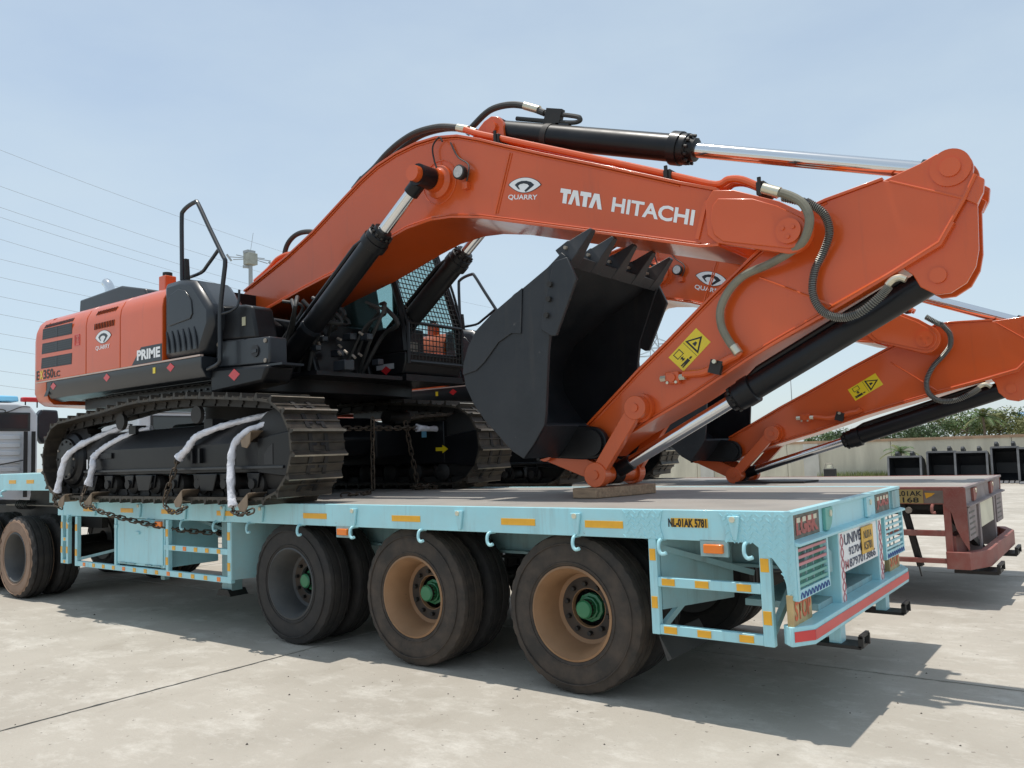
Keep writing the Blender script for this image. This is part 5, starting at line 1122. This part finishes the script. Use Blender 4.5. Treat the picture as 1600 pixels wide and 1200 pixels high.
chain('tie-down chain in a long white sleeve hanging near the front idler', [[(-4.80,-.25,1.20),(-4.74,-.27,1.165),(-4.60,-.27,1.16),(-4.48,-.26,1.19)]],
      [(-4.80,-.25,1.215),(-4.855,-.23,1.411),(-4.887,-.20,1.639),(-4.866,-.17,1.781),(-4.779,-.11,1.869),(-4.593,-.03,1.93),(-4.40,.05,1.96)])
chain('chain hanging straight down between the tracks, nearer one', [[(-4.73,1.36,1.96),(-4.73,1.35,1.6),(-4.73,1.35,1.27)], [(-4.73,1.30,1.245),(-4.66,1.2,1.24),(-4.60,1.05,1.24),(-4.66,.9,1.24)]])
chain('chain hanging between the tracks with a heap on the deck', [[(-4.80,1.92,1.93),(-4.78,1.98,1.6),(-4.74,2.02,1.28)], [(-4.74,2.05,1.245),(-4.62,2.15,1.245),(-4.72,2.22,1.25),(-4.85,2.08,1.25),(-4.72,1.96,1.265),(-4.62,2.05,1.275),(-4.75,2.18,1.28)]])
chain('chain stretched across between the two tracks with a white sleeve at its far end', [[(-4.74,.45,1.90),(-4.74,1.2,1.895),(-4.76,2.06,1.90)]], [(-4.76,2.05,1.90),(-4.74,2.3,1.89),(-4.70,2.62,1.90)])
def protector(label, x, z, y=-.25, ry=0.):
    t = thing('corner_protector', label, 'protector', (x, y, z), 'edge protectors under the chains')
    m = MB(); c, s = math.cos(ry), math.sin(ry)
    def q(u, w): return (x+u*c-w*s, z+u*s+w*c)
    pl = [(-.07,-.005),(.05,.05),(.10,.06),(.10,.05),(.05,.038),(-.06,-.018)]
    m.prism([q(*p) for p in pl], y-.05, y+.14)
    m.prism([q(*p) for p in [(-.07,.0),(.09,.055),(.06,-.05),(.01,-.085),(-.06,-.06)]], y-.062, y-.05)
    m.build('angle_plate', PROTM, t, bevel=.004)
protector('rusty angle plate under the sleeve at the sprocket end', -7.93, 1.245, -.22, .1)
protector('rusty angle plate on the track edge by the loose chain', -7.32, 1.255, -.22, .25)
protector('rusty angle plate on the track edge at mid track', -5.62, 1.275, -.22, .35)
protector('rusty angle plate high on the frame under the long white sleeve', -4.70, 1.80, -.13, .15)
protector('rusty angle plate at the foot of the long white sleeve', -4.62, 1.25, -.22, .3)
b = MB().prismz([(-2.03,.92),(-1.80,.90),(-1.66,1.62),(-1.90,1.66)], DECK+.002, DECK+.082).build('timber_block', WOOD, bevel=.008)
tag(b, 'weathered timber packing block under the tip of the near arm', 'timber')
# ---------------------------------------------------------------- yard wall and what stands along it
def wall_mat():
    m = mat('weathered_plaster', (.64,.59,.47), .9, var=.15, scale=1.2, dust=(.36,.32,.25), dust_amt=.25, dust_scale=1.6, streak=(1.6,1,.35), bump=.3, bump_scale=12)
    return m
WY = 29.5
wl = thing('boundary_wall', 'low weathered concrete boundary wall with brown coping at the back of the yard', 'wall', (-12, WY, 0))
for k in range(22):
    x0 = -66+k*4.0; MB().box(x0+.01, x0+3.99, WY, WY+.2, 0, 1.47).build('wall_panel', wall_mat(), wl); MB().box(x0-.04, x0+4.0-.045, WY-.04, WY+.24, 1.472, 1.57).build('coping', mat('coping_brown', (.42,.27,.17), .8, var=.2, scale=3), wl)
for x in (-13.5,-12.4,-9.0): MB().box(x-.3, x+.3, WY-.12, WY-.002, 0, 1.46).build('pilaster', mat('pale_pilaster', (.52,.50,.45), .85, var=.1), wl)
def spare_bucket(label, x0, x1, y, h, tilt=0., teeth=5):
    t = thing('spare_bucket', label, 'bucket', ((x0+x1)/2, y, 0), 'spare buckets along the wall')
    prof = [(y,.10),(y+.03,h*.55),(y+.10,h),(y+.30,h*1.0),(y+.72,h*.86),(y+.95,h*.55),(y+.92,h*.25),(y+.70,.08),(y+.3,.02),(y-.05,.0)]
    shell = prof[2:]
    P = [Vector(p) for p in shell]; n = len(P); vs = []; 
    for i in range(n):
        tt = (P[min(i+1,n-1)]-P[max(i-1,0)]).normalized(); q = P[i]+Vector((tt.y,-tt.x))*-.03
        for w in (P[i], q): vs += [(x0, w.x, w.y), (x1, w.x, w.y)]
    fs = [(0,1,3,2), (4*n-4,4*n-2,4*n-1,4*n-3)]
    for i in range(n-1):
        a = 4*i; b_ = a+4; fs += [(a,b_,b_+1,a+1),(a+2,a+3,b_+3,b_+2),(a,a+2,b_+2,b_),(a+1,b_+1,b_+3,a+3)]
    MB().add(vs, fs).build('bucket_shell', BUCKETM, t)
    SP = mat('scuffed_edge', (.17,.17,.175), .5, metal=.3, var=.3)
    for xa, xb in ((x0-.03,x0+.01),(x1-.01,x1+.03)):
        MB().prismx(prof, xa, xb).build('side_plate', BUCKETM, t); MB().prismx([(y-.012,.10),(y+.02,h*.55),(y+.088,h),(y+.13,h),(y+.06,h*.55),(y+.03,.10)], xa-.012, xb+.012).build('side_edge', SP, t)
    MB().box(x0-.02, x1+.02, y+.075, y+.14, h-.03, h+.03).build('top_edge', SP, t)
    for k in range(teeth):
        x = x0+.06+k*(x1-x0-.12)/(teeth-1); MB().prismx([(y-.16,.02),(y+.02,.0),(y+.02,.09),(y-.14,.06)], x-.06, x+.06).build('bucket_tooth', SP, t)
    for x in ((x0+x1)/2-.24, (x0+x1)/2+.24):
        MB().prismx([(y+.12,h),(y+.10,h+.13),(y+.22,h+.19),(y+.55,h+.10),(y+.6,h*.9)], x-.05, x+.05).build('bucket_ear', BUCKETM, t, bevel=.02)
for a in (('small black spare bucket beside the young plant at the wall', -5.46,-4.44,26.5,.93), ('black spare bucket, left of the two standing side by side behind the red deck', -4.28,-3.42,26.9,1.06),
          ('wide black spare bucket, right of the two standing side by side behind the red deck', -3.36,-2.44,26.5,1.04), ('tall black spare bucket just right of the red trailer corner', -2.30,-1.55,26.6,1.17),
          ('black spare bucket cut off by the right picture edge', -1.50,-.30,26.1,1.13)): spare_bucket(*a)
# small trolley at the wall
ct = thing('welding_trolley', 'small dark welding trolley with a wire handle by the wall', 'trolley', (-6.9, 24.6, 0))
MB().box(-7.08,-6.72,24.45,24.75,.18,.62).build('trolley_body', DARKST, ct, bevel=.02); MB().tube([(-7.06,24.5,.6),(-7.0,24.5,.80),(-6.8,24.5,.80),(-6.74,24.5,.6)], .012, 6).build('handle', STEEL, ct)
for x in (-7.0,-6.8): MB().cyl((x,24.42,.09),(x,24.44+.05,.09), .09, n=14).build('trolley_wheel', RUBBER, ct)
MB().prism([(-6.98,.63),(-6.82,.63),(-6.84,.74),(-6.96,.74)], 24.5, 24.7).build('meter_box', CREAM, ct)
# ---------------------------------------------------------------- vegetation
LEAF = [mat('leaf_mid', (.075,.125,.035), .6, var=.35, scale=.7), mat('leaf_dark', (.05,.088,.03), .6, var=.35, scale=.7), mat('leaf_dry', (.16,.17,.06), .7, var=.3, scale=.8)]
BARK = mat('bark', (.12,.09,.065), .9, var=.3)
def tree(label, x, y, h, w, lm=0, seed=1, leaf=.22, n=1500):
    rr = random.Random(seed); t = thing('tree', label, 'tree', (x, y, 0), 'trees beyond the wall')
    MB().tube(smoothpath([(x,y,0),(x+rr.uniform(-.1,.1),y,h*.3),(x+rr.uniform(-.2,.2),y,h*.62)],4), [.16-.012*i for i in range(9)], 8).build('trunk', BARK, t)
    m = MB(); cl = []
    for k in range(13):
        a = rr.uniform(0,6.28); q = rr.random()**.5; cl.append((x+math.cos(a)*w*.42*q, y+math.sin(a)*w*.42*q, h*rr.uniform(.42,.88), w*rr.uniform(.13,.26)))
    for c in cl[:6]: MB().tube([(x,y,h*.4),((x+c[0])/2,(y+c[1])/2,(h*.4+c[2])/2+.1),(c[0],c[1],c[2])], [.07,.05,.02], 5).build('limb', BARK, t)
    for k in range(n):
        c = rr.choice(cl); d = Vector((rr.gauss(0,1),rr.gauss(0,1),rr.gauss(0,.75))); d = d.normalized()*(c[3]*rr.uniform(.55,1.12)); p = Vector(c[:3])+d
        u = Vector((rr.gauss(0,1),rr.gauss(0,1),rr.gauss(0,.6))).normalized(); v = u.cross(d).normalized() if u.cross(d).length > .01 else Vector((1,0,0)); s = leaf*rr.uniform(.5,1.15)
        m.add([p-u*s, p+v*s*.45, p+u*s, p-v*s*.45], [(0,1,2,3)])
    cr = m.build('crown', LEAF[lm], t, smooth=0); tag(cr, kind='stuff')
def palm(label, x, y, h, L, seed, nf=18, name='palm_tree', group='trees beyond the wall'):
    rr = random.Random(seed); t = thing(name, label, 'palm' if h > 2 else 'plant', (x, y, 0), group)
    MB().tube([(x,y,0),(x+.05,y,h*.5),(x,y,h)], [.16*min(1,h/4)+.02,.12*min(1,h/4)+.02,.11*min(1,h/4)+.02], 8).build('trunk', BARK, t)
    for k in range(nf):
        a = k*2.4+rr.uniform(-.3,.3); el = rr.uniform(-.1,1.2); m = MB(); P = []
        for i in range(9):
            s = i/8; P.append(Vector((x+math.cos(a)*L*s*math.cos(el)*(1-.1*s), y+math.sin(a)*L*s*math.cos(el), h+L*(s*math.sin(el)-.55*s*s))))
        m.tube(P, .02*L/1.6, 4)
        for i in range(1, 9):
            tn = (P[i]-P[i-1]).normalized(); sd = tn.cross(Vector((0,0,1))).normalized()
            for q in (-1, 1):
                for j in range(2):
                    b0 = P[i-1].lerp(P[i], j*.5); e = b0+sd*q*L*.22*(1-.4*i/8)+tn*L*.1-Vector((0,0,L*.06)); m.add([b0, b0+tn*L*.045, e], [(0,1,2)])
        m.build('frond', LEAF[0 if k % 3 else 2], t, smooth=0)
k = 0
TL = ['tree at the left end of the green row beyond the wall', 'low dark bushy tree behind the cylinder rod', 'rounded mid green tree behind the bucket cylinder', 'broad dark tree behind the small spare bucket',
      'pale dry looking tree in the middle of the row', 'dense mid green tree left of the palm', 'dark tree directly left of the palm', 'low dry tree at the foot of the palm', 'mid green tree right of the palm', 'low tree tapering towards the blue roofed shed', 'small far tree seen under the far arm', 'small far dark tree seen left of the wall pilaster']
for (x, y, h, w, lm) in ((-30.5,118,2.6,6,1),(-26.5,116,2.9,6,1),(-22.5,118,2.8,6,0),(-20.0,113,3.3,6.5,1),(-17.6,118,4.5,6,2),(-15.3,112,4.9,6,0),(-13.6,118,5.0,5.5,1),(-11.9,113,4.3,5,2),(-10.2,117,4.2,5.5,0),(-8.4,112,3.2,5,2),(-37,125,2.8,6,0),(-44,125,2.6,6,1)):
    tree(TL[k], x, y, h, w, lm, k+3); k += 1
palm('feathery palm tree rising above the row beyond the wall', -12.6, 106, 3.7, 2.6, 5)
palm('young leafy palm plant growing against the wall', -5.45, 28.4, 1.05, .8, 9, 16, 'young_palm', 'plants at the wall')
def weeds():
    rr = random.Random(5); m = MB()
    for k in range(2600):
        x = rr.choice([rr.uniform(-8.6,-5.4), rr.gauss(-6.6,.8), rr.uniform(-16,-1)]); y = WY-.1-abs(rr.gauss(0,.35)); h = rr.uniform(.08,.42) if -8.7 < x < -5.2 else rr.uniform(.03,.15); a = rr.uniform(0,6.28); w = .018
        m.add([(x-w*math.cos(a),y-w*math.sin(a),0),(x+w*math.cos(a),y+w*math.sin(a),0),(x+rr.uniform(-.12,.12),y+rr.uniform(-.1,.1),h)], [(0,1,2)])
    tag(m.build('weeds', mat('weed_green', (.20,.23,.075), .7, var=.4, scale=2), smooth=0), 'dry green weeds growing along the foot of the wall', 'weeds', kind='stuff')
weeds()
sh = thing('factory_shed', 'distant low shed with pale blue roof at the right edge', 'building', (-12, 195, 0))
MB().box(-17.5,6,192,206,0,4.6).build('shed_wall', mat('shed_wall', (.50,.55,.60), .7), sh); MB().prismx([(191,4.6),(199,6.0),(207,4.6)], -17.9, 6.3).build('shed_roof', mat('shed_roof_blue', (.20,.36,.56), .5), sh)
for k_ in range(6): MB().box(-16+k_*3.6,-13.6+k_*3.6,191.9,191.99,1.5,3.4).build('window', DGLASS, sh)
# ---------------------------------------------------------------- floodlight mast, thin pole
GALV = mat('galvanised', (.36,.38,.39), .5, metal=.4, var=.1)
fm = thing('floodlight_mast', 'grey floodlight mast with a box head and radiating arms behind the excavator', 'mast', (-59.5, 39, 0))
mx, my = -59.5, 39.0
MB().cyl((mx,my,0),(mx,my,18.8), .30, .17, n=12).build('pole', GALV, fm)
lx, ly = .58, .815
MB().bar((mx,my,18.72),(mx,my,19.75), .95, .8).build('head_box', mat('pale_box', (.34,.35,.31), .7, var=.15), fm, bevel=.04)
MB().bar((mx-lx*.1,my-ly*.1,19.76),(mx-lx*.1,my-ly*.1,19.98), .8, .7).build('head_cap', GALV, fm); MB().cyl((mx,my,19.9),(mx+.25*lx,my+.25*ly,21.6), .02, n=6).build('lightning_rod', GALV, fm)
for s_ in (-1, 1):
    for j, (dz, L) in enumerate(((.38,1.2),(.18,1.75),(-.05,1.45))):
        e = (mx+s_*L*lx, my+s_*L*ly, 19.2+dz-(.0 if s_ < 0 else .25)); MB().bar((mx+s_*.3*lx,my+s_*.3*ly,19.25+dz*.4), e, .06, .06).build('lamp_arm', GALV, fm)
        if j == 1: MB().bar((e[0]-.22*lx,e[1]-.22*ly,e[2]+.15*s_*-1+.05),(e[0]+.16*lx,e[1]+.16*ly,e[2]-.35), .22, .16).build('flood_lamp', GALV, fm)
MB().bar((mx-.65*lx,my-.65*ly,18.55),(mx-.15*lx,my-.15*ly,18.55), .2, .22).build('flood_lamp', GALV, fm)
tp = MB().cyl((-26.6,80.9,0),(-26.55,80.9,8.2), .07, .035, n=8).build('thin_pole', GALV); tag(tp, 'thin tall pole far behind between the two arms', 'pole')
# ---------------------------------------------------------------- pylons and wires
def pylon(label, px, py, H, ang, g='transmission pylons'):
    t = thing('transmission_pylon', label, 'pylon', (px, py, 0), g); c, s = math.cos(ang), math.sin(ang)
    L = lambda u, v, z: (px+u*c-v*s, py+u*s+v*c, z)
    hw = lambda z: 4.2*(1-z/H)**.9*H/42+.25
    lv = [0,.2,.38,.52,.62,.70,.78,.86,.93,1.]
    m = MB()
    for i in range(len(lv)-1):
        z0, z1 = lv[i]*H, lv[i+1]*H; a, b_ = hw(z0), hw(z1); C0 = [(-a,-a),(a,-a),(a,a),(-a,a)]; C1 = [(-b_,-b_),(b_,-b_),(b_,b_),(-b_,b_)]
        for k_ in range(4):
            n_ = (k_+1) % 4
            for A, B in (((*C0[k_],z0),(*C1[k_],z1)),((*C0[k_],z0),(*C1[n_],z1)),((*C0[n_],z0),(*C1[k_],z1)),((*C1[k_],z1),(*C1[n_],z1))): m.bar(L(*A), L(*B), .13, .13)
    m.build('lattice', GALV, t, smooth=0)
    for z, w in ((.63,7.5),(.72,6.4),(.81,5.2)):
        for s_ in (-1,1):
            ar = MB(); zz = z*H; b_ = hw(zz)
            for v in (-b_, b_): ar.bar(L(s_*b_,v,zz), L(s_*w,0,zz), .12, .12); ar.bar(L(s_*b_,v,zz+1.6), L(s_*w,0,zz), .1, .1)
            ar.build('cross_arm', GALV, t, smooth=0); MB().cyl(L(s_*w,0,zz), L(s_*w,0,zz-1.5), .12, n=6).build('insulator', DARKST, t)
pylon('steel lattice pylon seen between the bucket and the near arm', -116.2, 227.2, 41, .5)
pylon('small far lattice pylon seen behind the far bucket', -193.7, 562.7, 25, .5)
pylon('far lattice pylon left of the small one', -240, 600, 30, .5)
WIRE = mat('wire', (.30,.32,.34), .5, metal=.3)
zl = [46.6,41.9,39.2,38.1,35.2,31.7,29.3,26.8,24.6,22.0,20.3,17.2,15.4]; ze = [40,33.2,33.2,29.5,29.5,25.8,25.8,22,20,17,14,11,9]
WN = ['top', 'second', 'third', 'fourth', 'fifth', 'sixth', 'seventh', 'eighth', 'ninth', 'tenth', 'eleventh', 'twelfth', 'lowest']
for i, (a, b_) in enumerate(zip(zl, ze)):
    A = Vector((-115.2-i*.6, 22.7+.05*i, a)); B = Vector((-116.2+(3 if i % 2 else -3), 227.2, b_)); sag = 7.5 if i < 5 else 5.
    A2 = A+(A-B)*.25; A2.z = a+3
    P = []
    for k_ in range(33):
        t_ = -.25+1.25*k_/32; p = A.lerp(B, t_); p.z -= 4*sag*t_*(1-t_); P.append(p)
    w = MB().tube(P, .022, 4).build('power_line', WIRE); tag(w, f'{WN[i]} overhead power line wire in the left sky', 'wire', 'overhead power lines')
